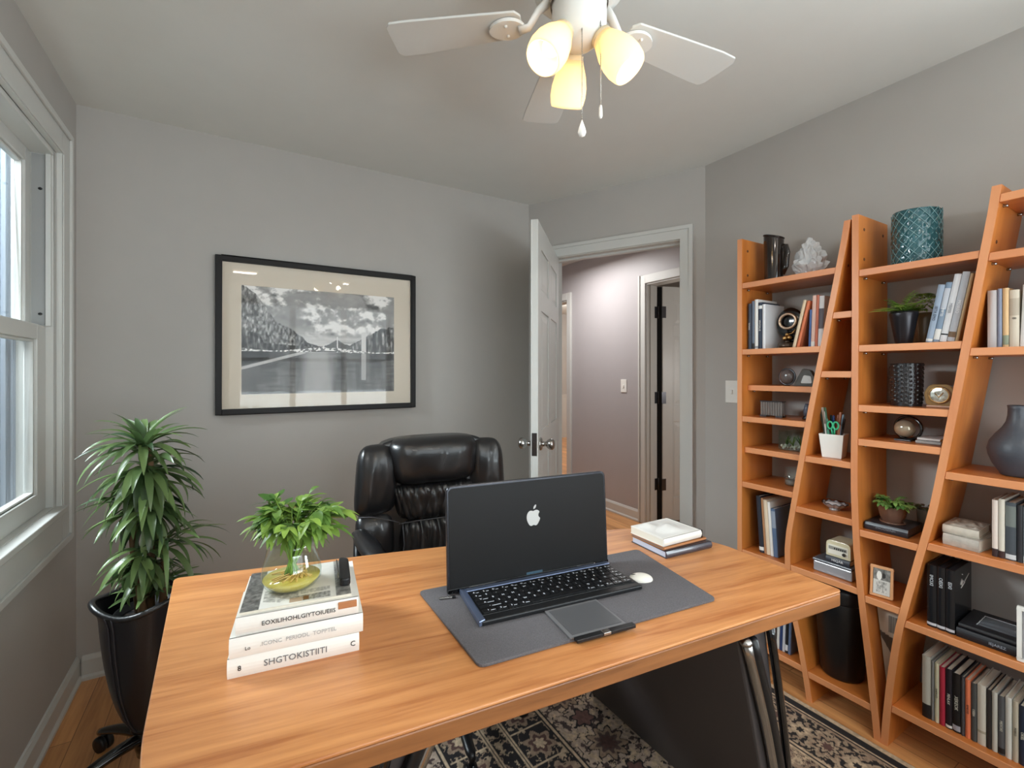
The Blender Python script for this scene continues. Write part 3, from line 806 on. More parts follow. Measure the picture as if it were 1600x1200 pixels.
# emblem: apple outline with a bite and a leaf
def emb():
    pts = []
    prof = [(0, .86), (.14, .93), (.32, .98), (.50, .96), (.66, .86), (.76, .72), (.66, .60), (.60, .46), (.60, .30), (.68, .16), (.82, .06), (.74, -.18), (.60, -.42), (.44, -.62), (.30, -.70), (.14, -.66), (0, -.60)]
    left = [(-.14, -.66), (-.30, -.70), (-.46, -.62), (-.62, -.40), (-.76, -.10), (-.82, .18), (-.80, .46), (-.70, .70), (-.54, .88), (-.34, .96), (-.16, .92)]
    return prof + left
m = MB(); ex, ez, es = LW * .505, LH * .585, .0245
m.T = LM @ Matrix.Translation((ex, -.0018, ez)) @ Matrix.Scale(es, 4)
def smoothp(p, it=2):
    for _ in range(it):
        q = []
        for i in range(len(p)):
            a, b = p[i], p[(i + 1) % len(p)]
            q += [(a[0] * .75 + b[0] * .25, a[1] * .75 + b[1] * .25), (a[0] * .25 + b[0] * .75, a[1] * .25 + b[1] * .75)]
        p = q
    return p
m.prism(smoothp(emb())[::-1], -.01, .02, 'y')
lf = [(.02, 1.06), (.04, 1.28), (.16, 1.48), (.36, 1.58), (.36, 1.38), (.24, 1.16)]
m.prism(smoothp(lf), -.01, .02, 'y')
m.build('emblem', mat('emblem_white', (190, 190, 188), .35), lid)
m = MB(); m.T = LM
m.box((.055, -.004, .004), (.125, .004, .009)); m.box((LW - .105, -.004, .004), (LW - .045, .004, .009)); m.ball((LW - .048, -.003, .0065), .004)
m.build('hinge_strip', M_chrome, lid)
m = MB(); m.T = LM; m.box((.215, -.0022, .011), (.262, -.0005, .017)); m.build('badge', mat('badge_blue_grey', (60, 84, 100), .3), lid)
# trackpad deck reaching over the mat to the front lip
m = MB(); m.box((.152, -.118, 0), (.292, .0, .0035)); m.build('palm_rest', mat('deck_grey', (108, 107, 109), .4), lap, .001)
m = MB(); m.box((.160, -.110, .0035), (.286, -.008, .0045)); m.build('trackpad', mat('trackpad_grey', (82, 82, 84), .35), lap, .0004)
m = MB(); m.box((.158, -.134, -.001), (.305, -.120, .006)); m.build('front_lip', M_blackp, lap, .001)
m = MB(); m.box((.222, -.1355, .001), (.240, -.122, .0072)); m.build('latch', M_chrome, lap, .001)

# mouse and pen stick
mo = thing('computer_mouse', 'small white mouse lying right of the laptop keyboard', 'mouse', (.923, .872, DZ + .0065), R(60))
m = MB()
def gm(u, v):
    a = 2 * PI * u; b = PI / 2 * v
    return (math.cos(a) * math.cos(b) * .022, math.sin(a) * math.cos(b) * .032, .001 + math.sin(b) * .015)
m.grid(gm, 28, 10); m.lathe([(.0218, 0), (.022, .0012)], sy=1.45); m.build('mouse_shell', mat('pearl_white', (225, 220, 210), .3, coat=.3), mo)
m = MB(); m.box((-.0008, .010, .0135), (.0008, .026, .0146)); m.build('button_split', M_blackp, mo)
p0 = PZ(686, 937, DZ + .0065); p1 = PZ(713, 934, DZ + .0065)
st = thing('memory_stick', 'tiny silver stick lying on desk mat left of the laptop', 'memory stick', (p0[0], p0[1], DZ + .0065), math.atan2(p1[1] - p0[1], p1[0] - p0[0]))
MB().box((0, -.003, 0), (.032, .003, .005)).build('stick_body', M_chrome, st, .001)
MB().box((.032, -.0035, .0), (.040, .0035, .0055)).build('cap', M_blackp, st, .001)

# ================================================================== BOOK BUILDERS
def bkmat(rgb, rough=.5): return mat('cover_%d_%d_%d' % tuple(rgb), rgb, rough)
def flat_book(name, label, loc, rz, L_, D_, t, cover, page=M_page, title=None, tcol=(40, 40, 42), tsize=.014, group=None, cat='book', spine_front=True, jut=.003, cth=.0022):
    """lying book: spine along local x at y=0 facing -y"""
    r = thing(name, label, cat, loc, rz, group)
    m = MB()
    m.box((0, 0, 0), (L_, D_, cth)); m.box((0, 0, t - cth), (L_, D_, t))
    if spine_front:
        n = 6; prof = [(-.004 * math.sin(PI * k / n), t * k / n) for k in range(n + 1)]
        poly = prof + [(.0025, t), (.0025, 0)]
        m.prism([(y, z) for y, z in poly][::-1], 0, L_, 'x')
    else:
        m.box((0, D_ - .003, cth), (L_, D_, t - cth))
    m.build('cover', cover, r)
    m = MB(); m.box((jut, .0025 if spine_front else jut, cth), (L_ - jut, D_ - jut, t - cth)); m.build('pages', page, r)
    if title:
        put_text(r, title, tsize, Matrix.Translation((L_ * .5, -.0048, t * .5)) @ Matrix.Rotation(R(90), 4, 'X'), mat('ink_%d_%d_%d' % tcol, tcol, .6), 1.0)
    return r
M_bw = mat('white_cover', (234, 232, 226), .35, coat=.2)
BR = R(-8.0)
BZ = DZ
b1 = flat_book('book', 'thick white book at the bottom of the stack under the vase', (-.013, .982, BZ), BR, .228, .200, .036, M_bw, title='SHGTOKISTIITI', tcol=(110, 110, 112), tsize=.0165, group='stack of books under the vase')
put_text(b1, '8', .013, Matrix.Translation((.020, -.0050, .018)) @ Matrix.Rotation(R(90), 4, 'X'), M_blackp, name='spine_mark')
put_text(b1, 'C', .014, Matrix.Translation((.216, -.0046, .018)) @ Matrix.Rotation(R(90), 4, 'X'), M_blackp, name='spine_mark')
b2 = flat_book('book', 'white book with faint grey lettering, second from the bottom under the vase', (-.010, .980, BZ + .0365), BR + R(.5), .232, .196, .037, M_bw, title='.ICONC  PERIODL  TOPPTEL', tcol=(176, 176, 176), tsize=.0105, group='stack of books under the vase')
put_text(b2, 'Lo', .009, Matrix.Translation((.030, -.0050, .016)) @ Matrix.Rotation(R(90), 4, 'X'), M_blackp, name='spine_mark')
b3 = flat_book('book', 'white book with black spine lettering and brown tab, third up under the vase', (.0, .984, BZ + .074), BR + R(-.5), .214, .188, .033, M_bw, title='EOXILIHOHLGIYTOIUEIIS', tcol=(34, 34, 36), tsize=.0115, group='stack of books under the vase')
m = MB(); m.box((.176, -.0052, .016), (.211, .0005, .029)); m.build('spine_tab', mat('tan_brown', (176, 118, 78), .5), b3, .001)
# printed sleeve with grey photographs on top
def sleeve(u, v):
    g = .86 + .06 * fbm(u * 9, v * 9, 3, 4)
    g = np.where((u < .16), .36 + .5 * (fbm(u * 30, v * 22, 4, 6) - .4), g)
    g = np.where((u > .86), .50 + .5 * (fbm(u * 26, v * 18, 4, 16) - .4), g)
    g = np.where((u > .18) & (u < .50) & (v < .42) & (v > .08 + .5 * np.abs(u - .34)), .68 + .5 * (fbm(u * 40, v * 40, 3, 26) - .45), g)
    g = np.where((u > .42) & (u < .80) & (v < .16) & (v > .03), .58 + .6 * (fbm(u * 60, v * 30, 3, 36) - .45), g)
    g = np.where((u > .52) & (u < .80) & (v < .30) & (v > .2), .72 + .4 * (fbm(u * 90, v * 20, 3, 46) - .45), g)
    g = np.clip(g, 0, 1); c = np.stack([g, g * .985, g * .955], -1)
    c[(u > .55) & (u < .60) & (v < .14) & (v > .05)] = (.45, .28, .18)
    c[(u > .42) & (u < .54) & (v < .13) & (v > .03)] = (.70, .60, .52)
    return c
mz = BZ + .1075
mg = thing('magazine', 'grey and white illustrated magazine lying directly under the glass vase', 'magazine', (.006, .990, mz), BR)
m = MB(); m.box((0, 0, 0), (.196, .180, .0045)); m.build('pages', M_page, mg)
painted('cover', .196, .180, 130, 120, sleeve, attrmat('magazine_print', .35, coat=.2), mg, Matrix.Translation((0, 0, .0048)) @ Matrix.Rotation(R(-90), 4, 'X'))
cs_ = thing('spectacle_case', 'black rounded case lying on the right edge of the stack under the vase', 'spectacle case', (.183, .990, mz + .0052), BR)
m = MB(); m.prism(roundpoly([(.0, .01), (.022, .01), (.024, .125), (.004, .135)], .009, 5), 0, .016, 'z'); m.build('case_body', M_blackp, cs_, .005, bseg=3)
m = MB(); m.tube([(-.001, .03, .011), (-.0012, .08, .012), (-.001, .13, .011)], .0015); m.build('seam', M_chrome, cs_)

# right stack on the desk
ra = math.atan2(.942 - 1.090, 1.101 - 1.103)   # left side edge direction
RS = (1.101, .940)
rz_ = math.atan2(.927 - .942, 1.291 - 1.101)
rb1 = flat_book('book', 'blue-grey book with dark spine at the bottom of the stack by desk corner', (RS[0], RS[1], DZ), rz_, .192, .152, .021, mat('slate_cover', (62, 62, 72), .25, coat=.4), page=mat('blue_white_pages', (190, 196, 212), .6), group='stack of books at the desk corner')
rb2 = flat_book('book', 'dark grey book with tan cover, middle of the stack by desk corner', (RS[0] + .001, RS[1] + .010, DZ + .0215), rz_ + R(2), .185, .140, .009, mat('tan_cover', (168, 112, 70), .45), page=mat('grey_pages', (120, 118, 118), .6), group='stack of books at the desk corner')
rb3 = flat_book('book', 'thick white book with embossed draped-cloth cover on top of the desk corner stack', (RS[0] + .003, RS[1] + .012, DZ + .031), rz_ + R(3), .168, .138, .023, M_bw, page=mat('cream_pages', (224, 220, 206), .7), group='stack of books at the desk corner', jut=.001)
m = MB(); m.box((.168, -.003, 0), (.1715, .141, .0235)); m.build('back_board', M_blackp, rb3)
def drape(u, v):
    x = .008 + .150 * u; y = .010 + .120 * v
    h = .012 * math.exp(-((u - .55) ** 2 + (v - .35) ** 2) * 14) + .012 * math.exp(-((u - .25) ** 2 * 20 + (v - .85) ** 2 * 16))
    h += .004 * math.sin(9 * u + 5 * v + 3 * math.sin(6 * v)) * math.exp(-((u - .5) ** 2 + (v - .5) ** 2) * 6)
    ed = min(u, 1 - u, v, 1 - v) * 6
    return (x, y, .0232 + max(0, h) * min(1, ed))
m = MB(); m.grid(drape, 40, 34); m.build('embossed_cover', mat('white_cloth_relief', (214, 212, 208), .45, bump=.3, bscale=90), rb3)

# ================================================================== GLASS VASE AND FOLIAGE
vz = mz + .0052
vx, vy = .101, 1.062
vs_ = thing('glass_vase', 'round clear glass vase with yellow-green water on the stack of books', 'vase', (vx, vy, vz))
prof = [(.032, 0), (.048, .004), (.057, .016), (.058, .030), (.054, .050), (.049, .070), (.046, .086), (.047, .094)]
m = MB(); m.lathe(prof, seg=48, caps=True)
m.build('glass_body', pane('vase_glass', (.93, .97, .94), .06), vs_)
m = MB(); m.lathe([(.001, .0012), (.029, .0015), (.044, .005), (.0535, .016), (.0545, .020), (.001, .0201)], seg=40, caps=False)
m.build('water', mat('yellow_green_water', (212, 190, 92), .12, coat=.4), vs_)
m = MB(); random.seed(5)
for k in range(46):
    a = random.uniform(0, 2 * PI); r0 = random.uniform(.0, .030); a2 = a + random.uniform(-1.5, 1.5); r1 = random.uniform(.01, .046)
    z0 = random.uniform(.020, .026)
    m.tube([(r0 * math.cos(a), r0 * math.sin(a), z0), (r0 * .6 * math.cos(a2) + .01, r1 * .6 * math.sin(a2), z0 + .006), (r1 * math.cos(a2), r1 * math.sin(a2), z0 - .001)], .0016, 5)
m.build('roots', mat('pale_roots', (216, 178, 96), .6), vs_)
M_lf1 = leafmat('fresh_leaf', (66, 106, 48), (148, 182, 82), .38)
M_stem = mat('green_stem', (122, 160, 66), .45)
pl_ = thing('cut_foliage', 'bushy bright green cut foliage standing in the round glass vase', 'plant', (vx, vy, vz + .022))
stems = MB(); leaves = MB()
def leaflet(m, p, d, up, L_, w, droop=.3, fold=.15, n=5):
    """small pointed leaf with a fold and a curve"""
    d = Vector(d).normalized(); up = Vector(up); s = d.cross(up)
    if s.length < .05: s = Vector((1, 0, 0))
    s.normalize(); nrm = s.cross(d).normalized()
    vs = []; p = Vector(p)
    for i in range(n + 1):
        t = i / n
        c = p + d * L_ * t - Vector((0, 0, 1)) * droop * L_ * t * t
        ww = w * math.sin(PI * min(1, t * .92 + .06)) ** .8 * .5
        vs += [c - s * ww + nrm * fold * ww, c, c + s * ww + nrm * fold * ww]
    fs = []
    for i in range(n):
        a = i * 3
        fs += [(a, a + 1, a + 4, a + 3), (a + 1, a + 2, a + 5, a + 4)]
    m.add(vs, fs, 0, True)
random.seed(12)
for k in range(44):
    a = 2 * PI * (k * .618 % 1); lean = random.uniform(.2, 1.05)
    ca, sa = math.cos(a), math.sin(a)
    ex, ey = ca * lean * .096, sa * lean * .080
    ez = .062 + .085 * random.uniform(.35, 1) * (1.25 - .55 * lean)
    rb = random.uniform(.004, .016)
    p0 = Vector((-ca * rb, -sa * rb, random.uniform(-.002, .006))); p1 = Vector((ca * .026 * lean, sa * .026 * lean, .062)); p2 = Vector((ex, ey, ez + .015)); 
    pts = [p0.lerp(p1, t) for t in (0, .5)] + [p1 * (1 - t) ** 2 + (p1 + Vector((0, 0, .05))) * 2 * t * (1 - t) + p2 * t * t for t in (0, .25, .5, .75, 1)]
    stems.tube(pts, .0014, 5, rs=[.0022] * 2 + [.0018, .0015, .0013, .0011, .0009])
    dirv = (p2 - pts[-2]).normalized()
    for j in range(random.randint(8, 12)):
        t = j / 10.0; base = pts[-3].lerp(p2, min(1, t * 1.1))
        sgn = 1 if j % 2 else -1
        side = dirv.cross(Vector((0, 0, 1))); side = side.normalized() if side.length > .05 else Vector((ca, sa, 0))
        d = dirv * random.uniform(.3, .9) + side * sgn * random.uniform(.6, 1.2) + Vector((ca, sa, random.uniform(-.2, .5))) * .4
        leaflet(leaves, base, d, (random.uniform(-.3, .3), random.uniform(-.3, .3), 1), random.uniform(.022, .050), random.uniform(.010, .020), random.uniform(.0, 1.0), random.uniform(0, .5))
    leaflet(leaves, p2, dirv + Vector((ca, sa, .1)) * .5, (0, 0, 1), random.uniform(.03, .045), random.uniform(.011, .016), .5)
stems.build('stems', M_stem, pl_); leaves.build('leaves', M_lf1, pl_)

# ================================================================== LEATHER CHAIR BEHIND THE DESK
ch_ = thing('executive_chair', 'black leather executive chair with puffy headrest behind the desk', 'office chair', (.677, 1.592, .015), R(-6))
BY = .20     # front of backrest, local +y is backwards
def wrk(u, v, n, amp, seed, vert=True):
    t = (u if vert else v); o_ = (v if vert else u)
    a_ = n * t + 1.6 * math.sin(3 * o_ + seed) + seed; b_ = n * 1.9 * t + 2.2 * math.sin(2.3 * o_ + 2 * seed)
    if n >= 16: return amp * ((abs(math.sin(a_ * .5)) ** .7 * 2 - 1) * .75 + (abs(math.sin(b_ * .5)) ** .7 * 2 - 1) * .45)
    return amp * (math.sin(a_) * .6 + math.sin(b_) * .4)
def pad(name, cx, z0, z1, wt, wb, th, yb, parent, amp=.0, n=14, skew=0, fade=True, pw=3.0, seed=1, arch=0, mt=None, curve=0.0, nu=44, nv=36):
    """upholstered pad: front face bulges toward -y"""
    def g(u, v):
        U = u * 2 - 1; V = v * 2 - 1
        U2 = math.sin(U * PI / 2); V2 = math.sin(V * PI / 2)
        hw = (wb + (wt - wb) * v) / 2
        # rounded-rectangle outline
        sq = .16
        x = hw * U2 * (1 - sq * V2 ** 4 * abs(U2) ** 2 * .8); z = (z0 + z1) / 2 + (z1 - z0) / 2 * V2 * (1 - sq * U2 ** 4 * abs(V2) ** 2 * .8)
        z += arch * (1 - U2 * U2) * v
        bul = (max(0, 1 - abs(U2) ** pw) ** .5) * (max(0, 1 - abs(V2) ** pw) ** .5)
        w = 0
        if amp:
            fall = (.35 + .65 * abs(V2)) if fade else 1
            w = wrk(U, V, n, amp, seed) * fall * bul ** .5
        xx = cx + x + skew * (v - .5)
        return (xx, yb - th * bul - w + curve * xx * xx * 0 - curve * abs(xx) ** 2, z)
    m = MB(); m.grid(g, nu, nv)
    m.grid(lambda u, v: (lambda p: (p[0], max(p[1], yb - curve * p[0] ** 2) if False else yb - curve * p[0] ** 2 + .004, p[2]))(g(u, v)), nu // 4, nv // 4)
    return m.build(name, mt or M_leather, parent)
TIL = Matrix.Rotation(R(0), 4, 'X')
bk = MB()
# back shell
def shell(u, v):
    a = 2 * PI * u
    c_, s__ = math.cos(a), math.sin(a)
    k = (abs(c_) ** 4 + abs(s__) ** 4) ** -.25
    k = min(k, 1.16)
    zc, hh, hw = .745, .285, .292
    z = zc + hh * s__ * k
    x = hw * c_ * k * (1 - .10 * max(0, (zc - z) / hh))
    return (x * (1 - .0), BY + .075 * v - .30 * x * x * 1.0, z)
bk.grid(shell, 60, 4)
rim0 = [shell(i / 60, 0) for i in range(60)]; rim1 = [shell(i / 60, 1) for i in range(60)]
bk.add(rim1, [tuple(range(60))], 0, True); bk.add(rim0, [tuple(range(60))[::-1]], 0, True)
back = bk.build('backrest', M_leather, ch_, .012, bseg=3)
CV = .30
pad('wing_cushion', -.226, .735, 1.008, .150, .175, .062, BY + .02, back, .0040, 9, seed=2, curve=CV, skew=.016)
pad('wing_cushion', .226, .735, 1.008, .150, .175, .062, BY + .02, back, .0040, 9, seed=4, curve=CV, skew=-.016)
pad('side_cushion', -.232, .470, .745, .160, .140, .060, BY + .02, back, .003, 7, seed=6, curve=CV)
pad('side_cushion', .232, .470, .745, .160, .140, .060, BY + .02, back, .003, 7, seed=8, curve=CV)
pad('headrest', 0, .838, 1.032, .385, .330, .092, BY + .01, back, .004, 11, seed=1, pw=4, curve=CV, nu=60)
pad('lumbar_cushion', 0, .696, .852, .380, .270, .066, BY + .01, back, .0120, 24, seed=3, pw=4, curve=CV, nu=110)
pad('lower_cushion', 0, .470, .716, .275, .310, .066, BY + .01, back, .0120, 20, seed=5, pw=4, curve=CV, nu=110)
m = MB()
m.tube([(-.15, BY - .05, .702), (-.08, BY - .058, .707), (0, BY - .06, .708), (.08, BY - .058, .707), (.15, BY - .05, .702)], .0022, 6)
for s in (-1, 1):
    m.tube([(s * .300, BY - .035, .742), (s * .25, BY - .052, .742), (s * .19, BY - .045, .722), (s * .145, BY - .045, .705)], .0022, 6)
    m.tube([(s * .135, BY - .05, .70), (s * .13, BY - .056, .62), (s * .15, BY - .05, .50)], .002, 6)
m.build('piping', mat('piping_leather', (70, 70, 74), .35), back)
# seat
m = MB()
def seatg(u, v):
    a = 2 * PI * u; b = PI * v - PI / 2
    c_, s__ = math.cos(a), math.sin(a); cb, sb = math.cos(b), math.sin(b)
    sg = lambda t, e: math.copysign(abs(t) ** e, t)
    return (.265 * sg(c_, .45) * sg(cb, .5), -.02 + .245 * sg(s__, .45) * sg(cb, .5), .445 + .062 * sg(sb, .7))
m.grid(seatg, 56, 24); seat = m.build('seat', M_leather, ch_)
m = MB()
for s in (-1, 1):
    pass
for s in (-1, 1):
    m = MB()
    def ag(u, v, s=s):
        a = 2 * PI * u; t = v
        y = .19 - .36 * t; z = .690 - .030 * t - .05 * max(0, t - .7) ** 2 * 10 - .02 * max(0, .15 - t) * 5
        rr = (.020 + .014 * math.sin(PI * min(1, t * 1.05 + .02))) * min(1, (1 - t) * 12 + .25) * min(1, t * 12 + .25)
        return (s * (.300 - .05 * t) + rr * 1.15 * math.cos(a), y, z + rr * .8 * math.sin(a))
    m.grid(ag, 20, 26); a_ = m.build('armrest', M_leather, ch_)
    m = MB(); m.tube([(s * .30, .17, .655), (s * .305, .14, .58), (s * .30, .06, .47), (s * .26, .04, .42)], .016, 10, flat=1.4)
    m.tube([(s * .30, -.18, .64), (s * .305, -.17, .56), (s * .30, -.08, .46), (s * .26, -.04, .42)], .016, 10, flat=1.4)
    m.build('arm_bracket', M_blackp, a_)
m = MB(); m.box((-.15, -.15, .355), (.15, .15, .388)); m.lathe([(.028, .12), (.028, .27), (.022, .27), (.022, .36)]); m.box((-.05, .12, .37), (.05, .24, .40)); m.box((-.05, .215, .37), (.05, .255, .62)); m.build('gas_lift', M_blackp, ch_)
def star(parent, mtl, r=.30, hub=.035, z=.10, first=0.0, nm='base_leg'):
    for k in range(5):
        a = first + 2 * PI * k / 5; T = Matrix.Rotation(a, 4, 'Z'); m = MB(); m.T = T
        m.grid(lambda u, v: (hub * .6 + (r - hub * .6) * v, (.024 - .008 * v) * math.cos(2 * PI * u) * (1 if v < .97 else .6), z + .028 - .045 * v * v + (.018 - .007 * v) * math.sin(2 * PI * u)), 12, 12)
        vs = [(r, (.016) * math.cos(2 * PI * i / 12) * .6, z - .017 + .011 * math.sin(2 * PI * i / 12)) for i in range(12)]
        m.add(vs, [tuple(range(12))], 0, True)
        lg = m.build(nm, mtl, parent)
        m = MB(); m.T = T
        m.tube([(r - .02, 0, z - .02), (r - .02, 0, .045)], .006)
        for s in (-1, 1):
            m.T = T @ Matrix.Translation((r - .02, s * .011, .026)) @ Matrix.Rotation(R(90), 4, 'X')
            m.lathe([(.010, -.008), (.024, -.008), (.026, -.004), (.026, .004), (.024, .008), (.010, .008)], seg=20)
        m.build('caster', M_blackp, lg)
    m = MB(); m.lathe([(.034, z - .03), (.040, z), (.036, z + .05), (.030, z + .06)]); m.build('base_hub', mtl, parent)
star(ch_, M_blackp, .30, first=R(-92))

# ================================================================== LEATHER TUB CHAIR WITH THE POTTED PALM
tx, ty = -.245, 1.935
tb = thing('tub_chair', 'black leather tub-shaped chair shell on castered star base left of the desk', 'chair', (tx, ty, .001))
def rimz(a):   # rim height round the shell; high lip toward the window side, dip at the front
    return .566 + .020 * math.exp(-((math.degrees(a) - 195) / 26) ** 2) - .016 * math.exp(-((math.degrees(a) - 250) / 30) ** 2) + .014 * math.exp(-((math.degrees(a) - 330) / 40) ** 2)
def tub(off):
    def g(u, v):
        a = 2 * PI * u
        zt = rimz(a); z0 = .120
        t = v ** .85
        rad = (.130 * (1 - (1 - t) ** 2.3) ** .5 * (.86 + .17 * t) if t < 1 else .130 * 1.03) 
        rad += .020 * max(0, (v - .86) / .14) ** 2 * math.exp(-((math.degrees(a) - 200) / 34) ** 2)
        rad = max(rad, .004) - off
        z = z0 + off + (zt - z0 - off) * v
        return (rad * math.cos(a) * .98, rad * math.sin(a), z)
    return g
m = MB(); m.grid(tub(0), 56, 30); m.grid(tub(.014), 56, 30)
o_ = tub(0); i_ = tub(.014)
rim = [((Vector(o_(k / 56, 1)) + Vector(i_(k / 56, 1))) / 2) for k in range(57)]
shell_ = m.build('leather_shell', mat('tub_leather', (27, 27, 32), .33, bump=.2, bscale=380, coat=.2), tb)
m = MB(); m.tube([tuple(p) for p in rim], .0095, 10); m.build('rolled_rim', M_leather, shell_)
m = MB()
for a_ in (R(228), R(236)):
    m.tube([tuple(Vector(o_(a_ / 2 / PI, v)) * 1.0 + Vector((math.cos(a_) * .001, math.sin(a_) * .001, 0))) for v in [.02 + .98 * i / 20 for i in range(21)]], .0022, 6)
m.build('seam', mat('seam_thread', (50, 50, 56), .5), shell_)
m = MB(); m.lathe([(.025, .07), (.025, .125), (.05, .135), (.05, .150)]); m.build('column', M_blackp, tb)
star(tb, mat('gloss_black', (12, 12, 13), .12), .235, hub=.03, z=.075, first=R(205))
pot = thing('potted_palm', 'tall cane plant with dark strappy leaves growing out of the black leather tub', 'plant', (tx + .002, ty, .262))
m = MB(); m.lathe([(.060, 0), (.078, .10), (.092, .255), (.097, .262), (.090, .262), (.088, .24)], seg=36); m.build('nursery_pot', M_blackm, pot)
m = MB(); m.grid(lambda u, v: (.089 * v * math.cos(2 * PI * u), .089 * v * math.sin(2 * PI * u), .236 + .008 * math.sin(17 * u * 2 * PI) * math.sin(9 * v) + .01 * (1 - v)), 48, 12)
m.build('soil', mat('dark_soil', (44, 32, 26), .95, bump=1, bscale=60, var=.4, vscale=60), pot)
m = MB(); heads = []
for (bx, by, hx_, hy_, zz) in ((.0, .0, .0, .0, .80), (-.03, .02, -.06, .05, .58), (.035, -.02, .04, -.01, .50), (-.01, -.04, -.03, -.05, .44)):
    pts = [(bx + (hx_ - bx) * t, by + (hy_ - by) * t, .22 + (zz - .22) * t) for t in (0, .3, .6, .85, 1)]
    m.tube(pts, .010, 10, rs=[.013, .012, .011, .010, .008])
m.build('canes', mat('brown_cane', (104, 78, 52), .75, bump=.6, bscale=50, var=.2), pot)
random.seed(31)
lv = MB()
def strap(m, p, az, el, L_, w, droop, n=9):
    p = Vector(p); d0 = Vector((math.cos(az) * math.cos(el), math.sin(az) * math.cos(el), math.sin(el)))
    side = Vector((-math.sin(az), math.cos(az), 0)); pos = p.copy(); vs = []
    tw = random.uniform(-.5, .5)
    for i in range(n + 1):
        t = i / n
        e = el - droop * t * 1.6
        d = Vector((math.cos(az) * math.cos(e), math.sin(az) * math.cos(e), math.sin(e)))
        nrm = side.cross(d) * -1
        ww = w * (min(1, .35 + t * 2.6)) * (1 - max(0, t - .55) / .45) ** .7 * .5
        ww = max(ww, .0008)
        s = side * math.cos(tw * t) + nrm * math.sin(tw * t)
        up = d.cross(s).normalized()
        vs += [pos - s * ww + up * ww * .3, pos, pos + s * ww + up * ww * .3]
        pos = pos + d * (L_ / n)
    vs = [(max(-.305, v[0]), min(.66, v[1]), v[2]) for v in vs]
    fs = []
    for i in range(n):
        a = i * 3; fs += [(a, a + 1, a + 4, a + 3), (a + 1, a + 2, a + 5, a + 4)]
    m.add(vs, fs, 0, True)
def head(c, n, e0, e1, l0, l1, w, dr, azc=None, azs=PI):
    for k in range(n):
        az = (2 * PI * (k * .618034 % 1)) if azc is None else azc + random.uniform(-azs, azs)
        t = k / n
        strap(lv, (c[0], c[1], c[2] + random.uniform(-.02, .02)), az + random.uniform(-.2, .2), R(e0 + (e1 - e0) * t + random.uniform(-10, 10)), random.uniform(l0, l1), w * random.uniform(.62, 1.0), dr * random.uniform(.7, 1.2))
head((-.02, 0, .785), 50, -5, 78, .15, .21, .028, .80)
head((-.01, 0, .72), 46, -35, 35, .15, .21, .030, .85)
head((-.01, 0, .66), 34, -50, 10, .14, .20, .030, .7)
head((0, 0, .59), 34, -55, 10, .13, .19, .030, .6)
head((-.05, .04, .58), 26, -40, 40, .13, .18, .028, .8)
head((.04, -.01, .47), 16, -5, 60, .15, .22, .020, .9, azc=R(-25), azs=1.1)
head((-.02, -.03, .45), 30, -50, 30, .11, .16, .028, .8)
head((-.01, .0, .40), 34, -45, 40, .10, .16, .026, .8)
head((.0, -.01, .31), 26, 20, 80, .10, .17, .024, .5)
lv.build('leaves', leafmat('strap_leaf', (40, 66, 38), (122, 148, 90), .28), pot)

# ================================================================== CEILING FAN
fx, fy = .165 * CA + 1.13 * SA, -.165 * SA + 1.13 * CA
fan = thing('ceiling_fan', 'white ceiling fan with five blades and three lit glass shades', 'ceiling fan', (fx, fy, ZC))
M_fan = mat('fan_white', (222, 222, 218), .4)
m = MB(); m.lathe([(.070, 0), (.070, -.02), (.050, -.05), (.022, -.06), (.018, -.09)]); m.build('canopy', M_fan, fan)
m = MB(); m.lathe([(.022, -.08), (.085, -.09), (.112, -.115), (.118, -.16), (.112, -.195), (.085, -.215), (.060, -.222)], seg=48); m.build('motor_housing', M_fan, fan)
m = MB(); m.lathe([(.060, -.218), (.066, -.228), (.067, -.262), (.066, -.285), (.056, -.312), (.035, -.330), (.012, -.336), (.001, -.336)], seg=48); bowl = m.build('light_bowl', M_fan, fan)
m = MB(); m.lathe([(.068, -.228), (.0705, -.230), (.0705, -.234), (.068, -.236)], seg=48, caps=False); m.build('trim_ring', mat('antique_bronze', (82, 66, 52), .4, metal=.6), bowl)
cang = R(-YAW)
for k in range(5):
    a = R(98 + 72 * k) + cang; T = Matrix.Rotation(a, 4, 'Z')
    m = MB(); m.T = T @ Matrix.Translation((0, 0, -.258)) @ Matrix.Rotation(R(-3), 4, 'X')
    out = [(.155, -.046), (.30, -.056), (.43, -.064), (.480, -.062), (.492, -.045), (.482, .050), (.470, .064), (.43, .064), (.30, .056), (.155, .046), (.142, .03), (.142, -.03)]
    m.prism(out, -.003, .003, 'z'); bl = m.build('blade', mat('blade_white', (206, 206, 202), .45), fan, .0015)
    m = MB(); m.T = T
    m.tube([(.075, 0, -.212), (.10, .0, -.232), (.125, 0, -.270), (.15, 0, -.275)], .012, 12, flat=.6, rs=[.016, .013, .012, .014])
    m.T = T @ Matrix.Translation((0, 0, -.2675)) @ Matrix.Rotation(R(-3), 4, 'X')
    m.prism(smoothp([(.135, -.014), (.16, -.036), (.195, -.036), (.225, -.014), (.225, .014), (.195, .036), (.16, .036), (.135, .014)]), -.004, .004, 'z')
    for s in (-1, 1): m.ball((.18, s * .018, -.005), .004)
    m.build('blade_arm', M_fan, bl)
M_shade = None
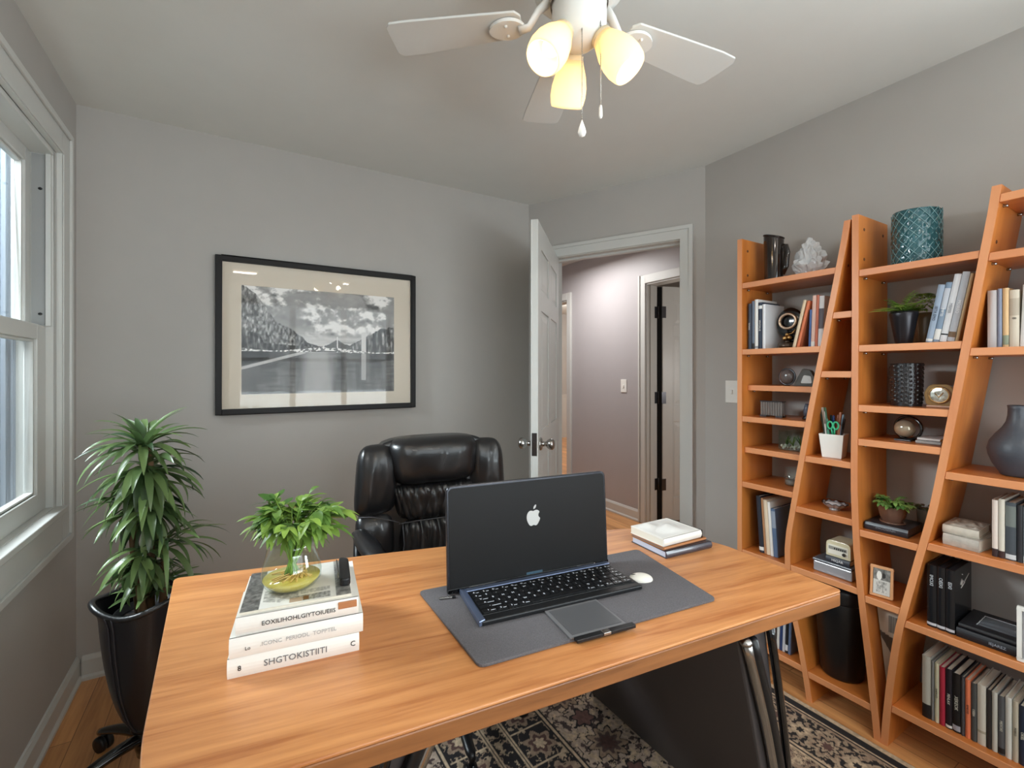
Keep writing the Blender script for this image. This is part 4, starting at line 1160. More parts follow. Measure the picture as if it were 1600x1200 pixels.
def shade_mat():
    m, nt, b = newmat('frosted_shade'); 
    b.inputs['Base Color'].default_value = (*s2l((246, 232, 200)), 1); b.inputs['Roughness'].default_value = .45
    tr = nt.nodes.new('ShaderNodeBsdfTranslucent'); tr.inputs[0].default_value = (*s2l((255, 240, 212)), 1)
    em = nt.nodes.new('ShaderNodeEmission'); em.inputs[0].default_value = (*s2l((255, 218, 150)), 1); em.inputs[1].default_value = .16
    mx = nt.nodes.new('ShaderNodeMixShader'); mx.inputs[0].default_value = .55
    nt.links.new(b.outputs[0], mx.inputs[1]); nt.links.new(tr.outputs[0], mx.inputs[2])
    ad = nt.nodes.new('ShaderNodeAddShader'); nt.links.new(mx.outputs[0], ad.inputs[0]); nt.links.new(em.outputs[0], ad.inputs[1])
    nt.links.new(ad.outputs[0], nt.nodes['Material Output'].inputs[0])
    return m
M_shade = shade_mat()
for k, ad_ in enumerate((98, 218, -18)):
    a = R(ad_) + cang; T = Matrix.Rotation(a, 4, 'Z') @ Matrix.Translation((.042, 0, -.304)) @ Matrix.Rotation(R(180 - 36), 4, 'Y') @ Matrix.Scale(.84, 4)
    # local +z points out and down
    m = MB(); m.T = T; m.lathe([(.018, -.015), (.020, .018), (.031, .022), (.033, .050), (.026, .052)], seg=28)
    nk = m.build('shade_holder', mat('cream_holder', (232, 214, 178), .4), fan)
    m = MB(); m.T = T
    pr_ = [(.029, .030), (.036, .050), (.046, .075), (.053, .105), (.054, .130), (.050, .152), (.047, .160)]
    m.lathe(pr_, seg=40, caps=False)
    sh = m.build('lamp_shade', M_shade, fan, solid=.003)
    m = MB(); m.T = T; m.ball((0, 0, .098), .026, .026, .034); m.lathe([(.013, .045), (.013, .072)])
    m.build('bulb', glow('bulb_glow', (255, 240, 210), 1.6), sh)
    wp = Matrix.Translation((fx, fy, ZC)) @ T @ Vector((0, 0, .150))
    point('fan_lamp_light', wp, .60, WARM, .02)
for (px_, py_, zl, nm) in ((903, 235, .335, 'drop'), (927, 218, .325, 'rod')):
    if nm == 'drop': lx, ly, z0, z1 = -.000, -.045, -.318, -.538
    else: lx, ly, z0, z1 = .045, -.040, -.30, -.500
    # offsets given in camera-aligned axes, turned into the room
    ox, oy = lx * CA + ly * SA, -lx * SA + ly * CA
    m = MB(); m.tube([(ox, oy, z0), (ox, oy, z1)], .0010, 6)
    for j in range(40): m.ball((ox, oy, z0 + (z1 - z0) * j / 40), .0016, seg=6, ring=4)
    c_ = m.build('pull_chain', M_chrome, fan)
    m = MB()
    if nm == 'drop': m.lathe([(.001, 0), (.003, -.006), (.008, -.020), (.010, -.029), (.007, -.037), (.001, -.040)], (ox, oy, z1), 16)
    else: m.lathe([(.002, 0), (.004, -.006), (.0045, -.026), (.002, -.032)], (ox, oy, z1), 12)
    m.build('pull_weight', M_white, c_)
# ================================================================== BOOKCASES
XF, XW = 1.95, XR - .023          # front plane and back edge near the wall
PT = .021                          # panel thickness
def panel_line(pts):
    q = [PX(px, py, XF) for px, py in pts]
    return [(y, z) for _, y, z in q]
L1 = [(1.262, 1.905), (1.262, 0)]
L2 = panel_line([(1320, 345), (1296, 470), (1264, 630), (1243, 745), (1225, 850), (1228, 925), (1243, 990), (1261, 1083)])
L3 = panel_line([(1331, 337), (1331, 500), (1330, 650), (1329, 760), (1333, 860), (1341, 940), (1352, 1030), (1366, 1146)])
L4 = panel_line([(1551, 291), (1520, 450), (1485, 630), (1453, 790), (1424, 890), (1397, 985), (1384, 1070), (1375, 1146)])
for L_ in (L2, L3, L4): L_[-1] = (L_[-1][0], 0.0)
L5 = [(.100, 1.95), (.100, 0)]
def yat(L_, z):
    zs = [p[1] for p in L_][::-1]; yy = [p[0] for p in L_][::-1]
    return float(np.interp(z, zs, yy))
def smoothline(L_):
    z1 = L_[0][1]; n = 26
    out = []
    for k in range(n + 1):
        z = z1 * (1 - k / n)
        w = [(.25, z - .05), (.5, z), (.25, z + .05)]
        out.append((sum(a * yat(L_, min(z1, max(0, b))) for a, b in w), z))
    return out
L2, L3, L4 = smoothline(L2), smoothline(L3), smoothline(L4)
def panel(L_, parent, x0=XF, rnd=True):
    f = parent.location
    zt = L_[0][1]
    P = list(L_)
    left = [(y - f.y, z) for y, z in P]; right = [(y - PT - f.y, z) for y, z in P]
    poly = left + right[::-1]
    m = MB()
    def strip(a, b, mi):
        n = len(P)
        for i in range(n - 1):
            q = [left[i], left[i + 1], right[i + 1], right[i]]
            vs = [(a - f.x, *p) for p in q] + [(b - f.x, *p) for p in q]
            fs = [(0, 1, 5, 4), (3, 7, 6, 2)]
            if mi == 1: fs.append((0, 3, 2, 1))
            else: fs.append((4, 5, 6, 7))
            if i == 0: fs.append((0, 4, 7, 3))
            if i == n - 2: fs.append((1, 2, 6, 5))
            m.add(vs, fs, mi)
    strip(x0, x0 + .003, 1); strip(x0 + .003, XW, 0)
    o = m.build('side_panel', [M_case, M_litedge], parent)
    mm = MB()
    for z in (zt - .05, zt - .16): mm.ball((x0 - f.x + .045, yat(L_, z) - PT - f.y, z), .006, .0025, .006)
    for z in (zt - .05,): mm.ball((XW - f.x - .04, yat(L_, z) - PT - f.y, z), .006, .0025, .006)
    mm.build('screw_cap', mat('dark_wood_cap', (92, 52, 26), .5), o)
    return o
SH_T = .024
def shelf(parent, La, Lb, z, x0=XF + .002, rad=.0):
    f = parent.location; t = SH_T
    def q(zz): return yat(La, zz) - PT - f.y - .0007, yat(Lb, zz) - f.y + .0007
    a1, b1 = q(z); a0, b0 = q(z - t)
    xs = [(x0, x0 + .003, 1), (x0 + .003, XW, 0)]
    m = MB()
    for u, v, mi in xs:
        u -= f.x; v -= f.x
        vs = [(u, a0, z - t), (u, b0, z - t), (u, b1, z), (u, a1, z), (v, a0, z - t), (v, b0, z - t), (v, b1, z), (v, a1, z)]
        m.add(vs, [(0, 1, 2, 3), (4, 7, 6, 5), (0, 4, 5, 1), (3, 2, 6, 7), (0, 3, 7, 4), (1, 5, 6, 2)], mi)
    o = m.build('shelf', [M_shelf, M_litedgeY], parent, .0015)
    # two support pins under the shelf at the left panel
    mm = MB()
    for x in (x0 + .04, XW - .05): mm.tube([(x - f.x, a0 + .0005, z - t - .005), (x - f.x, a0 - .010, z - t - .005)], .004, 8)
    mm.build('shelf_pin', M_chrome, o)
    return z
def lv_(px, py, x0=XF): return PX(px, py, x0)[2]
caseA = thing('bookcase', 'leftmost wooden bookcase with straight left side, by the doorway', 'bookcase', (2.08, 1.15, 0), group=None)
caseB = thing('bookcase', 'middle wooden bookcase with narrow bay, holding the teal vase on top', 'bookcase', (2.08, .85, 0))
caseC = thing('bookcase', 'rightmost wooden bookcase with the dark bottle vase and long bottom book row', 'bookcase', (2.08, .35, 0))
panel(L1, caseA); panel(L2, caseA); panel(L3, caseB); panel(L4, caseB); panel(L5, caseC)
zA = [shelf(caseA, L1, L2, 1.705), shelf(caseA, L1, L2, 1.408), shelf(caseA, L1, L2, 1.247, XF + .045), shelf(caseA, L1, L2, 1.108), shelf(caseA, L1, L2, .968, XF + .02), shelf(caseA, L1, L2, .815), shelf(caseA, L1, L2, .510), shelf(caseA, L1, L2, .125)]
zN = [shelf(caseB, L2, L3, 1.534), shelf(caseB, L2, L3, 1.31), shelf(caseB, L2, L3, .972), shelf(caseB, L2, L3, .762), shelf(caseB, L2, L3, .515), shelf(caseB, L2, L3, .115)]
zB = [shelf(caseB, L3, L4, 1.680), shelf(caseB, L3, L4, 1.405), shelf(caseB, L3, L4, 1.187), shelf(caseB, L3, L4, 1.063), shelf(caseB, L3, L4, .732), shelf(caseB, L3, L4, .498)]
zC = [shelf(caseC, L4, L5, 1.838), shelf(caseC, L4, L5, 1.668), shelf(caseC, L4, L5, 1.382), shelf(caseC, L4, L5, .988), shelf(caseC, L4, L5, .745), shelf(caseC, L4, L5, .462), shelf(caseC, L4, L5, .150)]
# back cleat low behind the V
m = MB()
def YP(px, X): r = (px - 800) / FPX; d = X / (CA * r + SA); return d * (CA - SA * r)
E3 = .0006

# ------------------------------------------------------------------ upright books: spine toward -x, thickness along +y from the right foot
def book(label, loc, t, h, d, rgb, lean=0, title=None, tcol=(230, 230, 225), group=None, band=None, page=None, cat='book', tsz=None, rough=.45, name='book', turn=0):
    z = loc[2] + E3
    if lean < 0: z += t * math.sin(-lean)
    r = thing(name, label, cat, (loc[0], loc[1], z), 0, group, rot=(lean, 0, turn))
    cv = bkmat(rgb, rough); c = .002
    m = MB()
    n = 6; prof = [(-.003 * math.sin(PI * k / n), t * k / n) for k in range(n + 1)]
    m.prism(prof + [(.002, t), (.002, 0)], 0, h, 'z')
    m.box((.002, 0, 0), (d, c, h)); m.box((.002, t - c, 0), (d, t, h))
    m.build('cover', cv, r)
    m = MB(); m.box((.003, c, .003), (d - .003, t - c, h - .003)); m.build('pages', page or M_page, r)
    T = Matrix.Translation((-.0042, t / 2, h * .5)) @ Matrix.Rotation(R(-90), 4, 'Z') @ Matrix.Rotation(R(90), 4, 'X') @ Matrix.Rotation(R(-90), 4, 'Z')
    if title: put_text(r, title, tsz or min(t * .62, .018), T, bkmat(tcol, .5))
    if band:
        for (z0, z1, col) in band:
            m = MB(); m.prism([(x - .0006, y) for x, y in prof] + [(.001, t), (.001, 0)], h * z0, h * z1, 'z'); m.build('spine_label', bkmat(col, .45), r)
    return r
def row(zs, px0, X, items, group):
    """items left to right: (t, h, d, rgb, lean deg, title, tcol, band, label)"""
    y = YP(px0, X)
    for (t, h, d, rgb, ln, ti, tc, bd, lb) in items:
        y -= t / math.cos(R(ln))
        book(lb, (X, y, zs), t, h, d, rgb, R(ln), ti, tc or (230, 230, 225), group, bd)
        y -= .0014
W_, G_, N_, K_ = (228, 228, 224), (150, 152, 156), (46, 56, 78), (26, 26, 28)
# A2: leftmost books on second shelf
row(zA[1], 1169, 1.985, [
    (.016, .205, .13, (52, 62, 76), 0, 'lamwox', W_, None, 'dark slate book leftmost on the second shelf of the left bookcase'),
    (.012, .215, .14, (96, 108, 124), 0, None, None, [(.0, .12, K_)], 'thin grey-blue book second from the left side of the left bookcase'),
    (.015, .220, .15, W_, 0, None, None, [(.02, .06, G_)], 'tall white book between the grey-blue and navy books, second shelf, left bookcase'),
    (.017, .205, .14, (40, 52, 70), 0, 'HWOXLIE', W_, [(.86, .93, W_)], 'navy book with white spine lettering left of the black ring sculpture'),
    (.013, .195, .15, (216, 218, 222), 0, None, None, None, 'pale grey book touching the black ring sculpture'),
], 'books left of the ring sculpture')
# ring sculpture
r = thing('ring_sculpture', 'glossy black rounded sculpture with a bronze ring on the second shelf', 'sculpture', (2.045, YP(1222, 2.02) - .008, zA[1] + E3))
M_gloss = mat('gloss_black', (12, 12, 13), .12, coat=.5)
m = MB(); m.ball((.03, .0, .112), .018, .058, .066, fn=lambda d: 1 + .07 * d.y); m.box((.018, -.02, .02), (.042, .02, .06)); m.build('disc_body', M_gloss, r, .002)
m = MB(); m.lathe([(.030, 0), (.034, .008), (.032, .022), (.020, .026)], (.0, 0, 0), 24); m.lathe([(.010, .022), (.010, .034)]); m.build('stand', mat('dark_bronze', (86, 72, 62), .3, metal=.8), r)
m = MB(); m.tube([(.004, .034 * math.cos(a), .118 + .031 * math.sin(a)) for a in [2 * PI * k / 32 for k in range(33)]], .0058, 10); m.build('ring', mat('pale_bronze', (196, 168, 142), .3, metal=.7), r)
m = MB(); m.ball((0, .008, .044), .011); m.ball((0, -.010, .046), .010); m.ball((0, 0, .060), .008); m.tube([(0, 0, .06), (0, -.02, .064), (0, -.034, .080)], .0022); m.build('knot', M_gold, r)
# leaning and upright books right of it
yb_ = YP(1239, 1.985)
book('cream book leaning left, right of the black ring sculpture', (1.985, YP(1238, 1.985) - .012, zA[1]), .012, .195, .13, (214, 196, 166), R(13), None, group='books right of the ring sculpture')
book('orange book leaning beside the cream one, right of the ring sculpture', (1.985, YP(1238, 1.985) - .0265, zA[1]), .010, .190, .13, (212, 118, 78), R(13), None, group='books right of the ring sculpture')
row(zA[1], 1263, 1.990, [
    (.008, .150, .13, (70, 104, 160), 2, None, None, None, 'blue book between the orange book and pink books, left bookcase'),
    (.014, .205, .14, (226, 190, 176), 2, None, None, [(.0, .10, W_)], 'pale pink tall book right of the blue book, left bookcase'),
    (.009, .205, .14, (206, 122, 98), 2, None, None, None, 'thin salmon book among the upright books, left bookcase'),
    (.018, .200, .14, (222, 222, 224), 2, None, None, [(.35, .75, (96, 92, 100))], 'white book with dark picture spine against the slanted side, left bookcase'),
], 'books right of the ring sculpture')
# top shelf: smoked glass jug and crystal rock
r = thing('smoked_glass_jug', 'tall dark smoked-glass jug with slanted lip on top of the left bookcase', 'jug', (2.055, YP(1208, 2.05), zA[0] + .0022))
M_smoke = mat('smoked_glass', (40, 30, 26), .06, trans=.35, ior=1.45, coat=.5)
def jug(u, v):
    a = 2 * PI * u; rad = .036 + .003 * v; z = .200 * v
    if v > .7: z += .012 * math.cos(a - R(100)) * (v - .7) / .3
    return (rad * math.cos(a), rad * math.sin(a), z)
m = MB(); m.grid(jug, 40, 20); m.lathe([(.036, 0), (.001, .001)], caps=False); m.build('jug_body', M_smoke, r, solid=.003)
m = MB(); m.tube([(.0, -.034, .150), (0, -.052, .147), (0, -.058, .12), (0, -.052, .06), (0, -.036, .03)], .010, 12, flat=1.3); m.build('handle', M_smoke, r)
m = MB(); m.tube([tuple(Vector(jug(k / 40, 1))) for k in range(41)], .004, 8); m.build('rim', mat('dark_rim', (30, 22, 20), .2), r)
r = thing('crystal_rock', 'rough white crystal rock sculpture on top of the left bookcase', 'sculpture', (2.085, YP(1262, 2.06), zA[0] + E3))
bm_ = bmesh.new(); bmesh.ops.create_icosphere(bm_, subdivisions=4, radius=1)
from mathutils import noise as NZ
for v in bm_.verts:
    p = v.co.copy()
    c = NZ.cell(p * 3.2) * .16 + NZ.noise(p * 2.5) * .22 + NZ.noise(p * 7) * .08
    h = (p.z + 1) / 2
    w = (1 - h * .62) * (1 + .25 * NZ.noise(p * 2 + Vector((5, 5, 5))))
    v.co = Vector((p.x * .040 * (1 + c) * (1.1 - .5 * h), p.y * .078 * (w + c) + .006 * h, max(0, h * .165 * (1 + c * .35) - .006)))
me = bpy.data.meshes.new('crystal'); bm_.to_mesh(me); bm_.free()
mc = mat('rock_crystal', (232, 234, 236), .12, trans=.25, ior=1.5, bump=1.0, bscale=45, coat=.6)
me.materials.append(mc); o = bpy.data.objects.new('crystal_body', me); COL.objects.link(o); o.parent = r
# A3: glass orb and glass heart
M_gl2 = mat('deco_glass', (215, 216, 216), .05, trans=.75, ior=1.4)
r = thing('glass_orb', 'silver-rimmed round glass orb on the third shelf of the left bookcase', 'ornament', (2.06, YP(1226, 2.04), zA[2] + E3))
m = MB(); m.ball((0, 0, .038), .020, .032, .033, fn=lambda d: 1 + .03 * math.sin(9 * d.z + 4 * d.y)); m.build('glass_body', mat('etched_glass', (120, 112, 110), .12, trans=.4, bump=.8, bscale=90, coat=.4), r)
m = MB(); m.tube([(0, .0335 * math.cos(a), .0382 + .0345 * math.sin(a)) for a in [2 * PI * k / 30 for k in range(31)]], .0035, 8); m.build('rim', M_dsteel, r)
r = thing('glass_heart', 'slanted clear glass paperweight beside the round glass orb', 'ornament', (2.05, YP(1259, 2.04), zA[2] + E3))
m = MB(); m.prism(roundpoly([(.050, 0), (-.036, 0), (-.036, .03), (-.018, .066), (.012, .074), (.030, .04)][::-1], .008, 4), -.014, .014, 'x'); m.build('glass_body', mat('grey_glass', (132, 134, 132), .06, trans=.6, ior=1.4, coat=.4), r, .003)
m = MB(); m.prism(roundpoly([(.018, .012), (-.026, .012), (-.022, .042), (.006, .046)][::-1], .006, 3), -.0155, -.013, 'x'); m.build('engraved_panel', mat('frost', (196, 198, 196), .4, bump=1, bscale=120), r)
# A4: ribbed glass block and small dark bottle
r = thing('ribbed_glass_block', 'rectangular ribbed glass block on the fourth shelf of the left bookcase', 'ornament', (2.03, YP(1205, 2.02), zA[3] + E3))
m = MB(); n = 9
for k in range(n): m.box((-.013, -.048 + k * .0107, .006), (.013, -.048 + k * .0107 + .0095, .066))
m.build('ribs', mat('ribbed_glass', (150, 144, 140), .08, trans=.45, coat=.5), r, .0025)
m = MB(); m.box((-.015, -.050, .0), (.015, -.02, .007)); m.box((-.015, .02, .0), (.015, .050, .007)); m.box((-.015, -.050, .066), (.015, .050, .070)); m.build('metal_frame', M_dsteel, r, .001)
r = thing('small_glass_bottle', 'small dark footed glass beside the slanted side of the left bookcase', 'bottle', (2.05, YP(1257, 2.03), zA[3] + E3))
m = MB(); m.lathe([(.016, 0), (.018, .004), (.012, .012), (.012, .016)], caps=True); m.build('foot', M_blackp, r)
m = MB(); m.lathe([(.012, .014), (.014, .03), (.010, .055), (.006, .066)]); m.build('glass_body', mat('slate_glass', (108, 116, 134), .08, trans=.4), r)
# A5: glass terrarium
r = thing('terrarium', 'square glass terrarium with pebbles and small plants, fifth shelf, left bookcase', 'terrarium', (2.07, YP(1236, 2.05), zA[4] + E3))
m = MB(); 
m.box((-.035, -.045, 0), (.035, .045, .003)); m.box((-.035, -.045, .003), (-.033, .045, .085)); m.box((.033, -.045, .003), (.035, .045, .085)); m.box((-.033, -.045, .003), (.033, -.043, .085)); m.box((-.033, .043, .003), (.033, .045, .085)); m.build('glass_box', pane('vase_glass'), r)
m = MB(); random.seed(3)
for k in range(60): m.ball((random.uniform(-.028, .028), random.uniform(-.038, .038), random.uniform(.006, .020)), random.uniform(.004, .007), seg=8, ring=5)
m.build('pebbles', mat('white_pebble', (206, 202, 192), .6, var=.3, vscale=60), r)
m = MB()
for k in range(26):
    c = random.choice(((-.012, .022), (-.012, -.004), (.01, -.025)))
    strap(m, (c[0], c[1], .018), random.uniform(0, 6.3), R(random.uniform(50, 85)), random.uniform(.03, .055), .006, .3, 5)
m.build('leaves', M_lf1, r)
# A6: glass tumbler
r = thing('glass_tumbler', 'etched clear glass tumbler on the sixth shelf of the left bookcase', 'glass', (2.07, YP(1234, 2.05), zA[5] + E3))
m = MB(); m.lathe([(.026, 0), (.028, .003), (.029, .074)], seg=36, caps=True); m.build('glass_body', pane('vase_glass'), r)
m = MB(); m.lathe([(.001, .002), (.0265, .003), (.0272, .022), (.001, .0225)], caps=False); m.build('base_fill', mat('smoky_fill', (156, 148, 142), .1, trans=.4), r)
m = MB(); m.tube([(-.0296 * math.cos(a), .0296 * math.sin(a), .034 + .006 * math.sin(5 * a)) for a in [-1 + 2 * k / 20 for k in range(21)]], .0012, 5); m.build('etching', mat('etch_grey', (96, 92, 90), .6), r)
# A7: binders and folders
row(zA[6], 1187, 1.990, [
    (.020, .245, .18, (44, 48, 58), -4, None, None, [(.04, .10, W_)], 'black binder leftmost in the folder row beside the desk corner'),
    (.009, .240, .18, (176, 128, 92), -4, None, None, None, 'thin tan folder second in the folder row beside the desk corner'),
    (.016, .235, .18, (226, 206, 180), -4, None, None, None, 'cream folder in the middle of the folder row beside the desk corner'),
    (.012, .230, .18, (236, 232, 226), -4, None, None, None, 'white folder in the folder row beside the desk corner'),
    (.018, .205, .17, (92, 112, 142), -4, None, None, [(.6, .95, (150, 160, 176))], 'blue-grey folder in the folder row beside the desk corner'),
], 'folder row beside the desk corner')
# A8: magazines at the bottom, seen under the desk edge
its = []
cols = [(206, 204, 200), (180, 152, 124), (226, 224, 220), (120, 124, 132), (70, 60, 56), (214, 212, 206), (44, 62, 104), (196, 198, 204), (28, 28, 32), (96, 112, 140)]
names = ['pale grey', 'tan', 'white', 'steel grey', 'dark brown', 'ivory', 'blue', 'silver grey', 'black', 'slate blue']
for k, c in enumerate(cols):
    its.append((.0105, .225 + .008 * math.sin(k * 2), .19, c, 2, None, None, [(.05, .16, (220, 220, 224))] if k in (4, 8) else None, f'{names[k]} magazine on the bottom shelf of the left bookcase, seen under the desk'))
row(zA[7], 1192, 1.985, its, 'magazines under the desk edge')

# ------------------------------------------------------------------ narrow bay
r = thing('pen_pot', 'white square pot in the narrow bay holding pens and scissors', 'pot', (2.020, YP(1303, 2.02), zN[2] + E3), R(10))
m = MB()
def sqp(h0, h1, a0, a1, mi=0):
    vs = [(-a0, -a0, h0), (a0, -a0, h0), (a0, a0, h0), (-a0, a0, h0), (-a1, -a1, h1), (a1, -a1, h1), (a1, a1, h1), (-a1, a1, h1)]
    m.add(vs, [(0, 1, 5, 4), (1, 2, 6, 5), (2, 3, 7, 6), (3, 0, 4, 7)], mi)
    return vs
sqp(0, .092, .032, .041); sqp(.004, .092, .029, .038)
m.add([(-.032, -.032, 0), (.032, -.032, 0), (.032, .032, 0), (-.032, .032, 0)], [(0, 3, 2, 1)]); m.add([(-.029, -.029, .004), (.029, -.029, .004), (.029, .029, .004), (-.029, .029, .004)], [(0, 1, 2, 3)])
a, b = .041, .038
m.add([(-a, -a, .092), (a, -a, .092), (a, a, .092), (-a, a, .092), (-b, -b, .092), (b, -b, .092), (b, b, .092), (-b, b, .092)], [(0, 1, 5, 4), (1, 2, 6, 5), (2, 3, 7, 6), (3, 0, 4, 7)])
m.build('pot_body', M_white, r, .001)
random.seed(9)
pc = [((196, 120, 92), 'salmon'), ((40, 84, 96), 'teal'), ((28, 30, 34), 'black'), ((214, 214, 210), 'white'), ((88, 150, 130), 'mint'), ((24, 56, 110), 'navy'), ((206, 140, 112), 'peach'), ((60, 60, 66), 'charcoal'), ((150, 180, 200), 'light blue')]
rl = r.location
for k, (c, nm) in enumerate(pc):
    a = k / len(pc) * 2 * PI; bx, by = .014 * math.cos(a), .014 * math.sin(a); tx_, ty_ = .032 * math.cos(a) + .002, .034 * math.sin(a)
    tz = random.uniform(.150, .182)
    p = thing('pen', f'{nm} pen standing in the white square pot', 'pen', (rl.x, rl.y, rl.z), 0, 'pens in the white pot')
    A_, B_ = Vector((bx, by, .006)), Vector((tx_, ty_, tz))
    m = MB(); m.tube([A_, A_.lerp(B_, .72)], .0042, 8); m.build('barrel', bkmat(c, .35), p)
    m = MB(); m.tube([A_.lerp(B_, .72), A_.lerp(B_, .98), B_], .0046, 8, rs=[.0046, .0042, .003]); m.build('cap', bkmat(tuple(int(v * .8) for v in c), .3), p)
p = thing('ruler', 'green and grey striped rulers leaning out of the white square pot', 'ruler', (rl.x, rl.y, rl.z))
for k, (c, dy) in enumerate((((66, 110, 88), .0), ((200, 206, 204), .009), ((50, 70, 66), .018))):
    m = MB(); m.T = Matrix.Translation((-.014, .006 + dy * .35, .01)) @ Matrix.Rotation(R(-6 - k * 2), 4, 'X') @ Matrix.Rotation(R(0), 4, 'Z')
    m.box((-.001 + k * .002, -.004, .0), (.0005 + k * .002, .005, .185)); m.build('blade', bkmat(c, .3), p)
p = thing('scissors', 'green-handled scissors standing in the white square pot', 'scissors', (rl.x, rl.y, rl.z))
m = MB(); m.T = Matrix.Translation((-.034, -.012, .0))
for s in (-1, 1):
    m.tube([(.004, s * .003, .09), (.0, s * .006, .115)] , .003, 8)
    m.tube([(.0, s * .010 + .009 * math.cos(a), .127 + .014 * math.sin(a)) for a in [2 * PI * k / 18 for k in range(19)]], .0036, 8)
m.build('handles', mat('scissor_green', (62, 176, 128), .35), p)
m = MB(); m.T = Matrix.Translation((-.024, -.012, .0)); m.box((-.001, -.004, .01), (.001, .004, .092)); m.build('blades', M_chrome, p)
# shell dish
r = thing('shell_dish', 'grey and silver shell-shaped dish in the narrow bay below the pen pot', 'dish', (2.03, YP(1304, 2.03), zN[3] + E3))
def dish(u, v):
    a = 2 * PI * u; rr = v
    return (.034 * rr * math.cos(a), .044 * rr * math.sin(a) * (1 + .1 * math.cos(a)), .004 + .022 * rr ** 2 + .003 * math.sin(11 * a) * rr)
m = MB(); m.grid(dish, 50, 10); m.lathe([(.018, 0), (.016, .007)]); m.build('dish_body', mat('pearl_grey', (178, 176, 176), .25, metal=.4), r, solid=.002)
m = MB(); m.ball((0, .004, .020), .022, .032, .010, fn=lambda d: 1 + .08 * math.sin(12 * d.y)); m.build('shell', mat('nacre', (206, 204, 206), .2, coat=.6, bump=.5), r)
m = MB(); m.tube([tuple(dish(k / 40, 1)) for k in range(41)], .0018, 6); m.build('rim', M_dsteel, r)
# storage box, dark book and retro radio
r = thing('storage_box', 'glossy grey storage box at the bottom of the stack in the narrow bay', 'box', (1.985, YP(1333, 1.985) + .004, zN[4] + E3))
m = MB(); m.box((.0, 0, 0), (.16, .135, .040)); m.build('box_body', mat('grey_gloss_box', (150, 150, 154), .2, coat=.4), r, .004)
m = MB(); m.box((-.003, -.001, .040), (.163, .137, .050)); m.build('lid', mat('grey_box_lid', (92, 94, 100), .25), r, .003)
zt = zN[4] + .051
book_ = flat_book('book', 'dark grey book with white spine lettering lying under the cream radio', (1.992, YP(1330, 1.992) + .086, zt), R(-90), .082, .12, .022, bkmat((64, 66, 74)), title='HIQAR', tcol=(230, 230, 232), tsize=.013)
r = thing('retro_radio', 'cream retro radio with curved top on the stack in the narrow bay', 'radio', (1.995, YP(1330, 1.995) + .002, zt + .0226))
m = MB(); m.prism(roundpoly([(0, 0), (0, .062), (.085, .062), (.085, 0)][::-1], [.003, .020, .020, .003][::-1], 6), .0, .085, 'x'); m.build('case', mat('cream_enamel', (218, 208, 176), .3, coat=.3), r, .002)
m = MB(); m.box((-.0015, .008, .010), (.0, .078, .046)); fp = m.build('front_panel', mat('radio_front', (232, 228, 214), .4), r)
m = MB(); m.box((-.0025, .012, .028), (-.0015, .074, .040)); 
m.build('dial', mat('dial_grey', (150, 148, 140), .4), fp)
m = MB()
for k in range(6): m.box((-.0028, .016 + k * .007, .030), (-.0024, .020 + k * .007, .037))
m.build('dial_marks', M_blackp, fp)
m = MB(); m.T = Matrix.Translation((-.0015, .020, .019)) @ Matrix.Rotation(R(-90), 4, 'Y'); m.lathe([(.006, 0), (.006, .006)]); m.build('knob', M_chrome, fp)
# waste bin
r = thing('waste_bin', 'black round lidded waste bin standing in the bottom of the narrow bay', 'bin', (2.060, .8905, zN[5] + E3))
m = MB(); m.lathe([(.066, 0), (.072, .01), (.086, .235), (.089, .30), (.087, .305)], seg=48); m.build('bin_body', mat('bin_black', (16, 16, 18), .35), r)
m = MB(); m.lathe([(.090, .300), (.092, .304), (.092, .345), (.087, .356), (.02, .364), (.001, .364)], seg=48); m.build('lid', mat('bin_lid', (20, 20, 23), .3), r)

# ------------------------------------------------------------------ bay B
# teal vase
r = thing('teal_vase', 'teal glass cylinder vase with net pattern on top of the middle bookcase', 'vase', (2.060, YP(1430, 2.05), zB[0] + E3))
def tv(off):
    def g(u, v):
        a = 2 * PI * u; rad = .064 + .004 * math.cos(PI * (v - .5)) - off
        k = .0025 * abs(math.sin(9 * a + 14 * v)) * abs(math.sin(9 * a - 14 * v)) if not off else 0
        z = .004 + .186 * v + (.004 * math.cos(a - 1)) * v
        return ((rad + k) * math.cos(a), (rad + k) * math.sin(a), z)
    return g
M_teal = mat('teal_glass', (50, 104, 112), .10, trans=.35, ior=1.4, coat=.6, var=.35, vscale=16)
m = MB(); m.grid(tv(0), 130, 60); m.grid(tv(.005), 50, 4); m.lathe([(.064, .004), (.001, .0)], caps=False); m.build('glass_body', M_teal, r)
m = MB()
for s in (1, -1):
    for k in range(15):
        m.tube([tuple(Vector((1.012, 1.012, 1)) * Vector((0, 0, 0)) + Vector(((.0685) * math.cos(2 * PI * k / 15 + s * 2.3 * v), (.0685) * math.sin(2 * PI * k / 15 + s * 2.3 * v), .006 + .182 * v))) for v in [j / 16 for j in range(17)]], .0011, 5)
m.build('net_pattern', mat('pale_teal_line', (112, 152, 156), .25), r)
m = MB(); m.tube([tuple(Vector(tv(.0025)(k / 50, 1))) for k in range(51)], .0036, 8); m.build('rim', M_teal, r)
